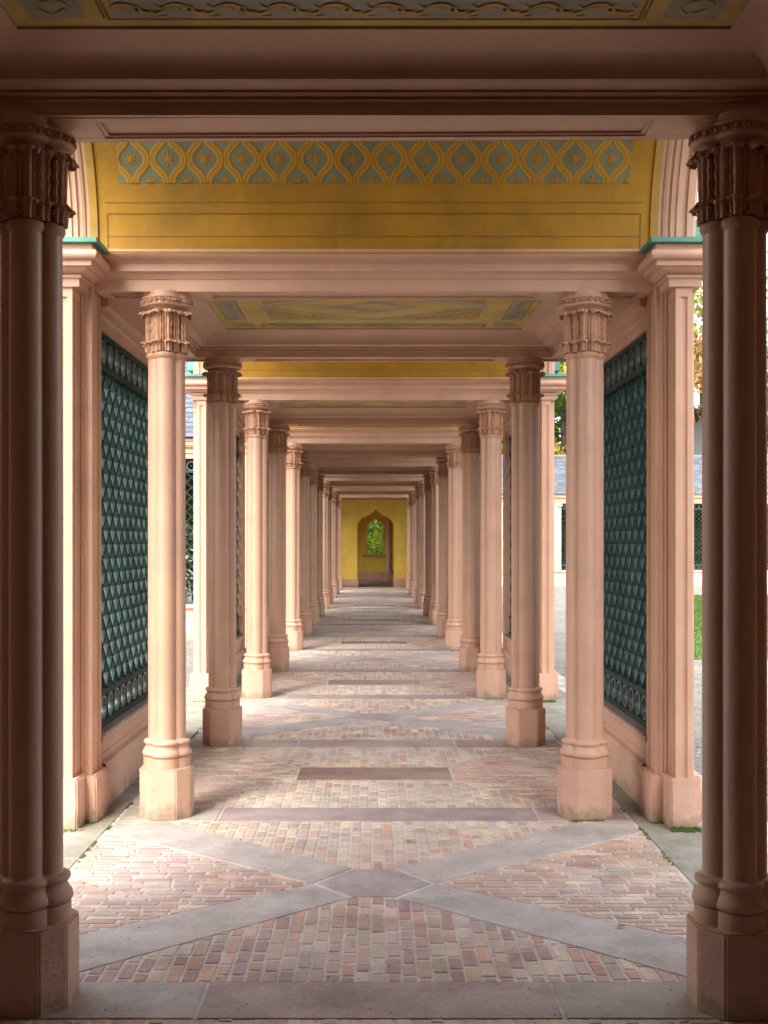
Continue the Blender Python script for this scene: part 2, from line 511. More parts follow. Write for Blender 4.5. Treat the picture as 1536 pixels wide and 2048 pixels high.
def pier_meshes(sx, sv):
    k = (sx, sv)
    if k in PM: return PM[k]
    fl = (sx, sv)
    b = MB()
    rough_block(b, 1.575, 1.86, -.10, .195, -.03, .268, 1 + sx + 2*sv)
    rough_block(b, 1.64, 1.79, .12, .365, -.03, .285, 5 + sx + 2*sv)
    base = b.mesh('base_block', M['base'], 35, fl)
    b = MB()
    b.prism(pier_poly(True), .262, 2.962, top=True, bot=False)
    b.prism(pier_poly(False), 2.960, 3.014, bot=True)
    shaft = b.mesh('fluted_shaft', M['pink'], 25, fl)
    b = MB()
    b.box(1.635, 1.812, -.088, .345, 3.0125, 3.222)
    b.box(1.613, 1.826, -.092, .146, 3.013, 3.20)
    path = [(1.632, -.09), (1.632, .348), (1.815, .348), (1.815, -.09)]
    neck = [(0,3.012),(0,3.056),(.014,3.058),(.014,3.074),(.004,3.078)] 
    ogee = [(.012,3.082),(.030,3.088),(.045,3.097),(.055,3.102),(.058,3.108),(.088,3.109),(.088,3.134),(.096,3.136)]
    roll = [(.100 + .0*a, 3.136) for a in (0,)] + [(.098 + .028*math.sin(PI*q/10), 3.1655 - .0275*math.cos(PI*q/10)) for q in range(11)] + [(.094,3.195),(.094,3.224),(.0,3.2245)]
    b.sweep(path, neck + ogee + roll, side=1)
    corn = b.mesh('cornice', M['pink'], 35, fl)
    b = MB()
    pl = [(1.505,-.05),(1.505,.478),(1.945,.478),(1.945,-.05)]
    b.prism(pl, 3.226, 3.252)
    flash = b.mesh('copper_flashing', M['copper'], None, fl)
    PM[k] = (base, shaft, corn, flash)
    return PM[k]
for i, (y, d) in enumerate(rows):
    for s in (-1, 1):
        side = 'left' if s < 0 else 'right'
        t = thing('wall_pier', 'fluted pink pier with copper capped cornice beside the %s column on the %s' % (ORD[i], SIDE[s]), 'pier', (0, y, 0), 'wall piers along both sides')
        for n, me in zip(('base_block', 'fluted_shaft', 'cornice', 'copper_flashing'), pier_meshes(s, d)):
            obj(n, me, t)

# ------------------------------------------------------------------ cross beams
HB = .113
def beam_meshes(d):
    b = MB()
    b.box(-1.64, 1.64, -HB+.001, HB-.001, ZS+.014, 3.33)
    # soffit frame strips
    for y0, y1 in ((-HB+.001, -HB+.034), (HB-.034, HB-.001)): b.box(-1.60, 1.60, y0, y1, ZS, ZS+.02)
    for s in (-1, 1):
        xs = sorted((s*.96, s*1.33)); b.box(xs[0], xs[1], -HB+.0345, HB-.0345, ZS+.0008, ZS+.02)
        xs = sorted((s*1.53, s*1.60)); b.box(xs[0], xs[1], -HB+.0345, HB-.0345, ZS+.0008, ZS+.02)
        # inner bead of the sunk panel
        xs = sorted((s*.945, s*.96)); b.box(xs[0], xs[1], -HB+.0345, HB-.0345, ZS+.006, ZS+.02)
    for y0, y1 in ((-HB+.0345, -HB+.046), (HB-.046, HB-.0345)): b.box(-.944, .944, y0, y1, ZS+.006, ZS+.02)
    # moulded face of the open bay side
    y = HB*d
    path = [(-1.64, y), (1.64, y)]
    prof = [(0,ZS),(0,ZS+.068),(.008,ZS+.070),(.010,ZS+.077),(.014,ZS+.079),(.018,ZS+.088),(.028,ZS+.098),(.045,ZS+.104),(.050,ZS+.106),(.050,ZS+.150),(.058,ZS+.152),(.060,ZS+.160),(.068,ZS+.162)]
    prof += [(.072 + .05*math.sin(PI*.5*q/6) , ZS+.164 + .030*(1-math.cos(PI*.5*q/6))) for q in range(7)]
    prof += [(.127, ZS+.198),(.127,ZS+.212),(.10,ZS+.2125),(0,ZS+.213)]
    b.sweep(path, prof, side=d)
    body = b.mesh('beam_body', M['pink'], 35)
    b = MB()
    for cx in (0,):
        for q in range(8):
            a = q*PI/4
            vs = []
            for (r, w, h) in ((.012,.006,.004),(.035,.02,.013),(.055,.018,.008),(.066,.002,.001)):
                for e in (-1, 0, 1):
                    x = r*math.cos(a) - e*w*math.sin(a); yy = r*math.sin(a) + e*w*math.cos(a)
                    vs.append((cx + x, yy, ZS+.012 - h*(1.0 if e == 0 else .35)))
            fs = [(j*3+i, j*3+i+1, j*3+i+4, j*3+i+3) for j in range(3) for i in range(2)]
            b.add(vs, fs)
        b.lathe([(.014, ZS+.013), (.012, ZS), (.006, ZS-.006), (.0005, ZS-.008)], cx, 0, 12)
    ros = b.mesh('soffit_rosette', M['carved'], 50)
    return body, ros
BM = {1: beam_meshes(1), -1: beam_meshes(-1)}
for i, (y, d) in enumerate(rows):
    t = thing('cross_beam', 'pink moulded cross beam resting on the %s pair of columns' % ORD[i], 'beam', (0, y+.015, 0), 'cross beams above the columns')
    t.rotation_euler.z = -R(.75) if i == 0 else R(rj.uniform(-.03, .03))
    obj('beam_body', BM[d][0], t); obj('rosette', BM[d][1], t, (-1.43, 0, 0)); obj('rosette', BM[d][1], t, (1.43, 0, 0))

# ------------------------------------------------------------------ barrel vaults of the open bays (origin: middle of the bay)
VR = OPEN/2 - HB - .127 + .005
ZV = ZS + .205
def arc(r, phi, x, dz=0): return (x, r*math.cos(phi), ZV + r*math.sin(phi) + dz)
def vault_meshes():
    out = {}
    b = MB(); n = 72
    def band(x0, x1, r, p0, p1, n=n):
        vs = []
        for i in range(n+1):
            p = p0 + (p1-p0)*i/n
            vs += [arc(r, p, x0), arc(r, p, x1)]
        b.add(vs, [(2*i, 2*i+1, 2*i+3, 2*i+2) for i in range(n)])
    b.cur = 0; band(-1.556, 1.556, VR, 0, PI)
    # spring ledge down to the beam crown
    for sgn in (-1, 1):
        b.add([(-1.556, sgn*VR, ZV), (1.556, sgn*VR, ZV), (1.556, sgn*VR, ZV-.02), (-1.556, sgn*VR, ZV-.02)], [(0,1,2,3)])
    b.cur = 1
    for s in (-1, 1):
        band(s*1.556, s*1.556, VR, 0, PI)
        for (xa, ra), (xb, rb) in (((1.556, VR), (1.556, VR-.014)), ((1.556, VR-.014), (1.60, VR-.014)), ((1.60, VR-.014), (1.60, VR+.1))):
            vs = []
            for i in range(n+1):
                p = PI*i/n
                vs += [arc(ra, p, s*xa), arc(rb, p, s*xb)]
            b.add(vs, [(2*i, 2*i+1, 2*i+3, 2*i+2) for i in range(n)])
    b.cur = 2
    for sg in (0, 1):
        for ph, w in ((13.9, .0035), (10.7, .006), (4.1, .003)):
            p = R(ph) if sg == 0 else PI - R(ph); dw = w/VR/2
            x = 1.515 if ph != 10.7 else 1.5
            b.add([arc(VR-.003, p-dw, -x), arc(VR-.003, p-dw, x), arc(VR-.003, p+dw, x), arc(VR-.003, p+dw, -x)], [(0,1,2,3)])
        for s in (-1, 1):
            ps = [R(.5+10.2*k/5) for k in range(6)]
            if sg: ps = [PI-p for p in ps]
            vs = []
            for p in ps: vs += [arc(VR-.003, p, s*1.5), arc(VR-.003, p, s*1.505)]
            b.add(vs, [(2*i, 2*i+1, 2*i+3, 2*i+2) for i in range(5)])
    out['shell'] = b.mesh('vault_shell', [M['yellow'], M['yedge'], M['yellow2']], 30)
    # painted band
    b = MB(); b.cur = 0
    P0, P1 = R(19.4), PI - R(19.4); XM = 1.425
    vs = []; n = 60
    for i in range(n+1):
        p = P0 + (P1-P0)*i/n
        vs += [arc(VR-.002, p, -XM), arc(VR-.002, p, XM)]
    b.add(vs, [(2*i, 2*i+1, 2*i+3, 2*i+2) for i in range(n)])
    a, bb, t0 = .1025, .124, R(26.2)*VR
    T0, T1 = P0*VR, P1*VR
    XO = .088
    def wrap(x, t, r): return arc(r, max(T0, min(T1, t))/VR, max(-XM, min(XM, x)))
    amp = a/2 - .0165
    mmax = int(XM/a)+2
    N = 200
    for m in range(-mmax, mmax+1):
        sg = 1 if m % 2 == 0 else -1
        for (o0, o1, mi, r) in ((-.0215, -.012, 2, VR-.0045), (-.012, .0045, 1, VR-.006), (.0045, .0115, 2, VR-.0072), (.0115, .0205, 1, VR-.005)):
            vs = []
            for k in range(N+1):
                t = T0 + (T1-T0)*k/N
                ph = PI*(t-t0)/bb
                cc = math.cos(ph); pw = 1.35*cc/(1+.35*abs(cc))
                xc = XO + (m+.5)*a + sg*amp*pw
                dx = -sg*amp*PI/bb*math.sin(ph)*1.35/(1+.35*abs(cc))**2
                l = math.hypot(dx, 1)
                vs += [wrap(xc + o0/l, t - o0*dx/l, r), wrap(xc + o1/l, t - o1*dx/l, r)]
            b.cur = mi
            b.add(vs, [(2*i, 2*i+1, 2*i+3, 2*i+2) for i in range(N)])
    for j in range(-1, 22):
        for i in range(-15, 16):
            cx = XO + (2*i + (j % 2))*a; ct = t0 + j*bb
            if abs(cx) > XM + .01 or ct < T0 - .02 or ct > T1 + .02: continue
            vs = [wrap(cx, ct, VR-.009)]
            for k in range(16):
                an = PI*k/8 + .05; rr = .046 if k % 2 == 0 else .018
                vs.append(wrap(cx + rr*math.sin(an), ct + rr*math.cos(an), VR-.004))
            for k in range(16):
                b.cur = 3 if k % 2 else 1
                b.add([vs[0], vs[1+k], vs[1+(k+1) % 16]], [(0,1,2)])
    out['band'] = b.mesh('painted_band', [M['grey'], M['och'], M['lite'], M['star']], None)
    # moulded arches closing the ends + copper covering
    for s in (-1, 1):
        b = MB(); n = 56
        prof = [(1.6005, VR+.1), (1.6005, VR-.006), (1.618, VR-.006), (1.624, VR-.018), (1.640, VR-.024), (1.652, VR-.014), (1.660, VR-.014), (1.664, VR-.030), (1.690, VR-.030), (1.695, VR-.042), (1.725, VR-.042), (1.735, VR-.030), (1.748, VR-.030), (1.752, VR-.048), (1.79, VR-.048), (1.80, VR-.035), (1.80, VR+.03), (1.825, VR+.035), (1.825, VR+.12), (1.60, VR+.13)]
        vs = []
        for i in range(n+1):
            p = PI*i/n
            for x, r in prof: vs.append(arc(r, p, s*x))
        m = len(prof)
        b.add(vs, [(i*m+j, (i+1)*m+j, (i+1)*m+j+1, i*m+j+1) for i in range(n) for j in range(m-1)])
        out['arch%d' % s] = b.mesh('arch', M['pink'], 35)
    b = MB(); vs = []; n = 40
    for i in range(n+1):
        p = PI*i/n
        vs += [arc(VR+.14, p, -1.84), arc(VR+.14, p, 1.84)]
    b.add(vs, [(2*i, 2*i+1, 2*i+3, 2*i+2) for i in range(n)])
    out['roof'] = b.mesh('copper_covering', M['copper'], 40)
    return out
VM = vault_meshes()
for k in range(7):
    yc = (EV[k]+OD[k])/2 + .015
    t = thing('barrel_vault', 'yellow painted barrel vault between the %s and %s column pairs' % (ORD[2*k], ORD[2*k+1]), 'vault', (0, yc, 0), 'yellow vaults over the open bays')
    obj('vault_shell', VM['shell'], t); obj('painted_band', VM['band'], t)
    obj('arch', VM['arch-1'], t); obj('arch', VM['arch1'], t)
    obj('copper_covering', VM['roof'], t)

# ------------------------------------------------------------------ flat ceilings (origin: middle, built for length L between beam faces)
def ceiling_meshes(L):
    h = L/2
    b = MB()
    X = 1.39
    path = [(-X,-h),(X,-h),(X,h),(-X,h)]
    cove = [(.095 + .165*(1-math.cos(PI*.5*q/8)), ZS+.083 + .082*math.sin(PI*.5*q/8)) for q in range(9)]
    prof = [(-.02,ZS+.0005),(0,ZS),(0,ZS+.040),(.010,ZS+.042),(.016,ZS+.047),(.010,ZS+.053),(.010,ZS+.056),(.030,ZS+.058),(.036,ZS+.064),(.030,ZS+.070),(.050,ZS+.072),(.075,ZS+.075),(.088,ZS+.083)] + cove + [(.272,ZS+.165),(.272,ZS+.178)]
    b.sweep(path, prof, closed=True, side=1)
    out = {'mould': b.mesh('cove_moulding', M['pink'], 30)}
    px, py = X-.272, h-.272
    zp = ZS+.174
    b = MB(); b.cur = 0
    b.add([(-px-.02,-py-.02,zp),(px+.02,-py-.02,zp),(px+.02,py+.02,zp),(-px-.02,py+.02,zp)], [(0,1,2,3)])
    def quad(x0, x1, y0, y1, mi, dz):
        b.cur = mi; b.add([(x0,y0,zp-dz),(x1,y0,zp-dz),(x1,y1,zp-dz),(x0,y1,zp-dz)], [(0,1,2,3)])
    def crescent(cx, cy, r, a0, a1, th, dz=.0048):
        b.cur = 2; n = 12; vs = []
        for i in range(n+1):
            t = i/n; a = a0 + (a1-a0)*t; w = th*math.sin(PI*min(1, t*.93+.05))**.7
            for rr in (r - w/2, r + w/2): vs.append((cx + rr*math.cos(a), cy + rr*math.sin(a), zp-dz))
        b.add(vs, [(2*i, 2*i+1, 2*i+3, 2*i+2) for i in range(n)])
    w = .115; g = .062                      # scroll band width, plain border
    bx = px - g - .26; by = py - g - .26
    for s in (-1, 1):
        y0, y1 = sorted((s*(py-g), s*(py-g-w))); quad(-bx, bx, y0, y1, 1, .0010)
        x0, x1 = sorted((s*(px-g), s*(px-g-w))); quad(x0, x1, -by, by, 1, .0010)
        for e in (-.012, w+.008):
            yy = s*(py-g-e); quad(-bx-.03, bx+.03, yy-.003, yy+.003, 3, .0022)
            xx = s*(px-g-e); quad(xx-.003, xx+.003, -by-.03, by+.03, 3, .0025)
        for e in (.02, .034):
            for q in (-1, 1):
                quad(q*(bx+e)-.004, q*(bx+e)+.004, *sorted((s*(py-g), s*(py-g-w))), 3, .0030)
        ym = s*(py-g-w/2); n = int(2*bx/.078)
        for i in range(n):
            cx = -bx + (i+.5)*2*bx/n; f = 1 if i % 2 else -1
            crescent(cx, ym - f*.012, .042, (R(15) if f > 0 else R(195)), (R(190) if f > 0 else R(370)), .021)
            crescent(cx-.012, ym - f*.004, .020, (R(20) if f > 0 else R(200)), (R(230) if f > 0 else R(410)), .012, .0056)
            crescent(cx+.04, ym - f*.030, .022, (R(60) if f > 0 else R(240)), (R(200) if f > 0 else R(380)), .010, .0060)
            crescent(cx+.03, ym + f*.03, .018, 0, PI*1.3, .008, .0052)
        xm = s*(px-g-w/2); n = int(2*by/.078)
        for i in range(n):
            cy = -by + (i+.5)*2*by/n; f = 1 if i % 2 else -1
            crescent(xm - f*.012, cy, .042, (R(-75) if f > 0 else R(105)), (R(100) if f > 0 else R(280)), .017)
        for q in (-1, 1):
            cx, cy = q*(px-g-.085), s*(py-g-.07)
            quad(cx-.085, cx+.085, cy-.07, cy+.07, 1, .0015)
            for k in range(4): crescent(cx, cy, .035+.012*(k % 2), k*PI/2+.2, k*PI/2+1.7, .015)
    # inner field: striped triangles and lozenges
    fx, fy = bx-.02, by-.02
    for s in (-1, 1):
        for q in (-1, 1):
            b.cur = 0
            b.add([(s*fx, q*fy, zp-.0022), (s*fx*.08, q*fy, zp-.0022), (s*fx, q*fy*.12, zp-.0022)], [(0,1,2)])
            n = 34
            for i in range(n):
                x = fx*(.14 + .84*i/n); yb = fy*(1-.88*(x-.08*fx)/(fx*.92))
                if yb > fy*.97: continue
                b.cur = 3
                b.add([(s*x, q*fy*.98, zp-.0032), (s*(x+.008), q*fy*.98, zp-.0032), (s*(x+.008), q*(yb+.03), zp-.0032), (s*x, q*(yb+.03), zp-.0032)], [(0,1,2,3)])
    for s in (-1, 1):
        for q in (-1, 1):
            b.cur = 1
            b.add([(s*fx*.08, q*fy, zp-.0012), (s*fx, q*fy*.12, zp-.0012), (s*fx, q*fy*-.02, zp-.0012), (s*fx*-.04, q*fy, zp-.0012)], [(0,1,2,3)])
            b.add([(s*.30, q*.0, zp-.0016), (0, q*.20, zp-.0016), (0, q*.12, zp-.0016), (s*.20, 0, zp-.0016)], [(0,1,2,3)])
    out['panel'] = b.mesh('painted_panel', [M['pan'], M['panb'], M['panl'], M['yellow2']], None)
    # side soffit and stepped architrave above the lattice
    for s in (-1, 1):
        b = MB()
        xz = [(1.396,ZS+.0012),(1.575,ZS+.0012),(1.575,ZS-.042),(1.585,ZS-.05),(1.612,ZS-.056),(1.612,ZS-.098),(1.622,ZS-.106),(1.645,ZS-.110),(1.645,ZS-.158),(1.80,ZS-.158),(1.80,3.30),(1.396,3.30)]
        vs = [(s*x, -h-.045, z) for x, z in xz] + [(s*x, h+.045, z) for x, z in xz]
        n = len(xz)
        b.add(vs, [(i, (i+1) % n, n+(i+1) % n, n+i) for i in range(n)] + [tuple(range(n)), tuple(range(n, 2*n))])
        out['arch%d' % s] = b.mesh('side_architrave', M['pink'], None)
    b = MB()
    b.box(-1.79, 1.79, -h-.05, h+.05, ZS+.19, 3.34)
    b.box(-1.90, 1.90, -h-.215, h+.215, 3.345, 3.46)
    for s in (-1, 1):
        x0, x1 = sorted((s*1.835, s*1.93)); b.box(x0, x1, -h-.02, h+.02, 3.20, 3.50)
    out['roof'] = b.mesh('copper_roof', M['copper'], None)
    return out

# ------------------------------------------------------------------ lattice screens (panel in its own u (length), z plane, depth along w)
def lattice_meshes(L, pitch=.1752):
    """built along +u from -L/2..L/2; returns frame, slats, rings in (w, u, z) = (x, y, z)"""
    z0, z1 = .462, 2.88
    zb, zt = .688, 2.655
    h = L/2
    fr = MB()
    d = .034
    fr.box(-d, d, -h, h, z0, z0+.035); fr.box(-d, d, -h, h, z1-.035, z1)
    fr.box(-d, d, -h, h, zb-.034, zb); fr.box(-d, d, -h, h, zt, zt+.034)
    fr.box(-d-.002, d+.002, -h, -h+.03, z0+.001, z1-.001); fr.box(-d-.002, d+.002, h-.03, h, z0+.001, z1-.001)
    n = max(1, round((L-.06)/pitch)); pt = (L-.06)/n
    for (a, c) in ((z0+.035, zb-.034), (zt+.034, z1-.035)):
        for i in range(1, n):
            u = -h+.03 + i*pt
            fr.box(-d+.004, d-.004, u-.009, u+.009, a, c)
    rgs = []
    for (a, c) in ((z0+.035, zb-.034), (zt+.034, z1-.035)):
        rg = MB(); rgs.append(rg)
        zc = (a+c)/2; ro = (c-a)/2+.001; ri = ro-.018
        for i in range(n):
            u = -h+.03 + (i+.5)*pt; m = 18
            vs = []
            for (r, w) in ((ri,-.028),(ro,-.028),(ro,.028),(ri,.028)):
                for k in range(m):
                    t = 2*PI*k/m; vs.append((w, u + min(r, pt/2-.006 if r == ro else r)*math.cos(t), zc + r*math.sin(t)))
            rg.add(vs, [(j*m+k, j*m+(k+1) % m, ((j+1) % 4)*m+(k+1) % m, ((j+1) % 4)*m+k) for j in range(4) for k in range(m)])
    sl = MB()
    U0, U1 = -h+.028, h-.028
    nz = round((zt-zb)/pt); pz = (zt-zb)/nz
    def strip(p, q, hw, dep):
        dx, dz = q[0]-p[0], q[1]-p[1]; l = math.hypot(dx, dz)
        if l < .02: return
        nx, nz_ = -dz/l*hw, dx/l*hw
        pts = [(p[0]+nx, p[1]+nz_), (q[0]+nx, q[1]+nz_), (q[0]-nx, q[1]-nz_), (p[0]-nx, p[1]-nz_)]
        vs = [(-dep, a, c) for a, c in pts] + [(dep, a, c) for a, c in pts]
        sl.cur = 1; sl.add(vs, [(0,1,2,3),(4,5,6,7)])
        sl.cur = 0; sl.add(vs, [(0,1,5,4),(1,2,6,5),(2,3,7,6),(3,0,4,7)])
    W, H = U1-U0, zt-zb
    slope = pz/pt
    for k in range(-nz-1, n+nz+2):
        for sg in (1, -1):
            # line z = sg*slope*(u-uk)
            u_a = k*pt; pts = []
            if sg > 0:
                s0, s1 = max(0, u_a), min(W, u_a + H/slope)
                if s1-s0 < .02: continue
                strip((U0+s0, zb+(s0-u_a)*slope), (U0+s1, zb+(s1-u_a)*slope), .0105, .0225)
            else:
                s0, s1 = max(0, u_a), min(W, u_a + H/slope)
                if s1-s0 < .02: continue
                strip((U0+s0, zt-(s0-u_a)*slope), (U0+s1, zt-(s1-u_a)*slope), .0105, .0200)
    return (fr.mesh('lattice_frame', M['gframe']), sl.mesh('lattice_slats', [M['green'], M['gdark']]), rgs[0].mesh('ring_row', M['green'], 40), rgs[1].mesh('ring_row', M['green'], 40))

def wall_meshes(L, s, seed=0):
    h = L/2
    b = MB()
    path = [(s*1.60, -h), (s*1.60, h)]
    b.box(min(s*1.60, s*1.82), max(s*1.60, s*1.82), -h, h, -.03, .199)
    b.box(min(s*1.606, s*1.82), max(s*1.606, s*1.82), -h, h, .1995, .287)
    b.sweep(path, [(0,.20),(.012,.20),(.012,.268),(.006,.280),(-.03,.292)], side=s)
    w = b.mesh('wall_base', M['base'])
    b = MB()
    x0, x1 = sorted((s*1.633, s*1.81)); b.box(x0, x1, -h, h, .2885, .4445)
    b.sweep([(s*1.628, -h), (s*1.628, h)], [(0,.288),(0,.318),(.006,.320),(.006,.330),(0,.332),(0,.40),(.012,.403),(.018,.412),(.018,.445)], side=s)
    f = b.mesh('fascia', M['pink'])
    b = MB(); x0, x1 = sorted((s*1.596, s*1.83)); b.box(x0, x1, -h, h, .4455, .462)
    return w, f, b.mesh('sill', M['sill'])

flats = []   # (y0, y1, name of the bay)
for k in range(6): flats.append((OD[k], EV[k+1], 2*k+1, 2*k+2))
flats = [(1.02, EV[0], None, 0)] + flats + [(OD[6], 38.93+.10, 13, None)]
cache = {}
for (y0, y1, a, c) in flats:
    L = y1 - y0 - 2*HB; yc = (y0+y1)/2 + (.015 if a is not None and c is not None else .0)
    if a is None: where = 'before the first pair of columns'
    elif c is None: where = 'between the last columns and the yellow wall'
    else: where = 'between the %s and %s column pairs' % (ORD[a], ORD[c])
    key = round(L, 2)
    if key not in cache: cache[key] = ceiling_meshes(L)
    cm = cache[key]
    t = thing('flat_ceiling', 'coved pink ceiling with painted panel ' + where, 'ceiling', (0, yc, 0), 'flat painted ceilings')
    obj('cove_moulding', cm['mould'], t); obj('painted_panel', cm['panel'], t); obj('side_architrave', cm['arch-1'], t); obj('side_architrave', cm['arch1'], t); obj('copper_roof', cm['roof'], t)
    L2 = y1 - y0 - .1
    if a is None:
        for s in (-1, 1):
            t = thing('added_shade_wall', 'added unseen boarded wall shading the first bay on the %s' % SIDE[s], 'wall', (s*1.70, yc, 0))  # added out of view to keep side light off the foreground
            b = MB(); x = -L2/2; i = 0
            while x < L2/2 - .02:
                x2 = min(x+.16, L2/2); q = .05 + .006*(i % 2); b.box(-q, q, x+.002, x2-.002, .02, 2.882); x = x2; i += 1
            obj('boards', b.mesh('boards', M['wood']), t)
            b = MB(); b.box(-.07, .07, -L2/2, L2/2, .0, .14); obj('bottom_rail', b.mesh('bottom_rail', M['wood']), t)
        continue
    for s in (-1, 1):
        side = 'left' if s < 0 else 'right'
        k2 = ('lat', round(L2, 2))
        if k2 not in cache: cache[k2] = lattice_meshes(L2)
        t = thing('lattice_screen', 'green lattice screen on the %s %s' % (SIDE[s], where), 'lattice', (s*1.695, yc, 0), 'green lattice screens of the walk')
        for n, me in zip(('lattice_frame', 'lattice_slats', 'ring_row', 'ring_row'), cache[k2]): obj(n, me, t)
        k3 = ('wall', round(L2, 2), s)
        if k3 not in cache: cache[k3] = wall_meshes(L2 - .06, s)
        t = thing('low_wall', 'low pink wall on the %s %s' % (SIDE[s], where), 'wall', (0, yc, 0), 'low walls under the lattice')
        for n, me in zip(('wall_base', 'fascia', 'sill'), cache[k3]): obj(n, me, t)

# ------------------------------------------------------------------ ground
def clip(poly, ref):
    """Sutherland-Hodgman against a convex ccw polygon"""
    out = poly
    n = len(ref)
    for i in range(n):
        a, b_ = ref[i], ref[(i+1) % n]
        ex, ey = b_[0]-a[0], b_[1]-a[1]
        inp, out = out, []
        for j in range(len(inp)):
            p, q = inp[j-1], inp[j]
            sp = ex*(p[1]-a[1]) - ey*(p[0]-a[0]); sq = ex*(q[1]-a[1]) - ey*(q[0]-a[0])
            if (sp >= 0) != (sq >= 0):
                t = sp/(sp-sq); out.append((p[0]+t*(q[0]-p[0]), p[1]+t*(q[1]-p[1])))
            if sq >= 0: out.append(q)
        if len(out) < 3: return []
    return out
def area(p): return .5*sum(p[i-1][0]*p[i][1]-p[i][0]*p[i-1][1] for i in range(len(p)))
def ccw(p): return p if area(p) > 0 else p[::-1]
from mathutils import noise as MN
FB = MB()
rf = random.Random(11)
def tile(poly, col, top, bev):
    poly = ccw(poly)
    if abs(area(poly)) < .0004: return
    cx = sum(p[0] for p in poly)/len(poly); cy = sum(p[1] for p in poly)/len(poly)
    n = len(poly)
    ins = []
    for x, y in poly:
        l = math.hypot(x-cx, y-cy) or 1
        k = max(0, 1 - bev*1.35/l); ins.append((cx+(x-cx)*k, cy+(y-cy)*k))
    tl = (rf.random()-.5)*.0012
    vs = [(x, y, -.001) for x, y in poly] + [(x, y, top + tl) for x, y in ins]
    FB.c = col
    FB.add(vs, [(i, (i+1) % n, n+(i+1) % n, n+i) for i in range(n)] + [tuple(range(n, 2*n))])
PAL_A = [(.40,.235,.215)]*5 + [(.36,.22,.22)]*4 + [(.50,.33,.27)]*3 + [(.48,.27,.19)]*3 + [(.52,.42,.29)]*3 + [(.55,.47,.37)]*3 + [(.45,.35,.31)]*2 + [(.40,.33,.20)]
PAL_B = [(.54,.33,.22)]*4 + [(.58,.41,.28)]*4 + [(.57,.48,.33)]*4 + [(.50,.28,.18)]*2 + [(.44,.27,.26)]*2 + [(.58,.52,.42)]*3 + [(.42,.43,.33)]
PAL_C = [(.55,.45,.31)]*5 + [(.60,.50,.38)]*5 + [(.55,.37,.28)]*2 + [(.46,.44,.33)]*2 + [(.60,.43,.35)]*3 + [(.50,.30,.22)]
PAL_D = [(.48,.28,.20)]*4 + [(.46,.28,.25)]*5 + [(.55,.37,.26)]*3 + [(.56,.46,.34)]*2 + [(.57,.50,.44)]*2 + [(.50,.35,.32)]*3
def bricks(region, dirn, pal, w=.0585, L=.145, joint=.005):
    if dirn == 'x': w, L, joint = .0475, .15, .0036
    region = ccw(region)
    xs = [p[0] for p in region]; ys = [p[1] for p in region]
    x0, x1, y0, y1 = min(xs), max(xs), min(ys), max(ys)
    a0, a1, c0, c1 = (y0, y1, x0, x1) if dirn == 'y' else (x0, x1, y0, y1)
    c = c0 - rf.random()*w
    while c < c1:
        ww = w*(.93+.14*rf.random()); a = a0 - rf.random()*L
        bend = (rf.random()-.5)*.006
        while a < a1:
            l = L*(.6+.7*rf.random())
            j = joint*(.7+.8*rf.random()); jl = joint*(.7+1.0*rf.random())
            r = lambda: (rf.random()-.5)*.005
            p = [(a+jl+r(), c+j+r()), (a+l-jl+r(), c+j+r()), (a+l-jl+r(), c+ww-j+r()), (a+jl+r(), c+ww-j+r())]
            if dirn == 'y': p = [(q[1], q[0]) for q in p]
            p = clip(ccw(p), region)
            if len(p) >= 3:
                k = rf.choice(pal)
                q_ = Vector((p[0][0]*1.5, p[0][1]*1.9, 3.3)); nz_ = MN.noise(q_)*1.6 + rf.uniform(-.25, .25)
                if nz_ > .22: k = tuple(.7*u + .3*w2 for u, w2 in zip(k, (.54, .34, .23)))
                elif nz_ < -.22: k = tuple(.62*u + .38*w2 for u, w2 in zip(k, (.40, .29, .295)))
                elif abs(nz_) < .05: k = tuple(.4*u + .6*w2 for u, w2 in zip(k, (.60, .53, .42)))
                v = .80+.36*rf.random()
                g_ = (.52, .485, .45); tile(p, tuple(min(.8, (x*.88 + g*.12)*v*1.34*h_) for x, g, h_ in zip(k, g_, (.96, 1.0, 1.05))), .0028 + rf.random()*.0016, .0055)
            a += l
        c += ww
def slab(poly, col, g=.004):
    v = .92+.16*rf.random()
    poly = ccw(poly); cx = sum(p[0] for p in poly)/len(poly); cy = sum(p[1] for p in poly)/len(poly)
    q = []
    for x, y in poly:
        l = math.hypot(x-cx, y-cy); k = 1-g/l; q.append((cx+(x-cx)*k, cy+(y-cy)*k))
    tile(q, tuple(x*v for x in col), .0052, .005)
GREY = (.51, .49, .485); RED = (.44, .355, .345); BRN = (.34, .25, .22); OLV = (.42, .405, .35)
def cross_band(yc, alt, first=False):
    y0, y1 = yc-.15, yc+.162
    j = (.60, .64) if not alt else (.98, 1.0)
    cols = [GREY if first else OLV, RED, OLV if first else (.36,.27,.25)]
    if alt: cols = [OLV, (.38,.31,.32), RED]
    cuts = [-1.47, -j[0], j[1], 1.47]
    if alt: cuts = [-1.47, -.9, .95, 1.47]
    for i in range(3): slab([(cuts[i], y0), (cuts[i+1], y0), (cuts[i+1], y1), (cuts[i], y1)], cols[i])
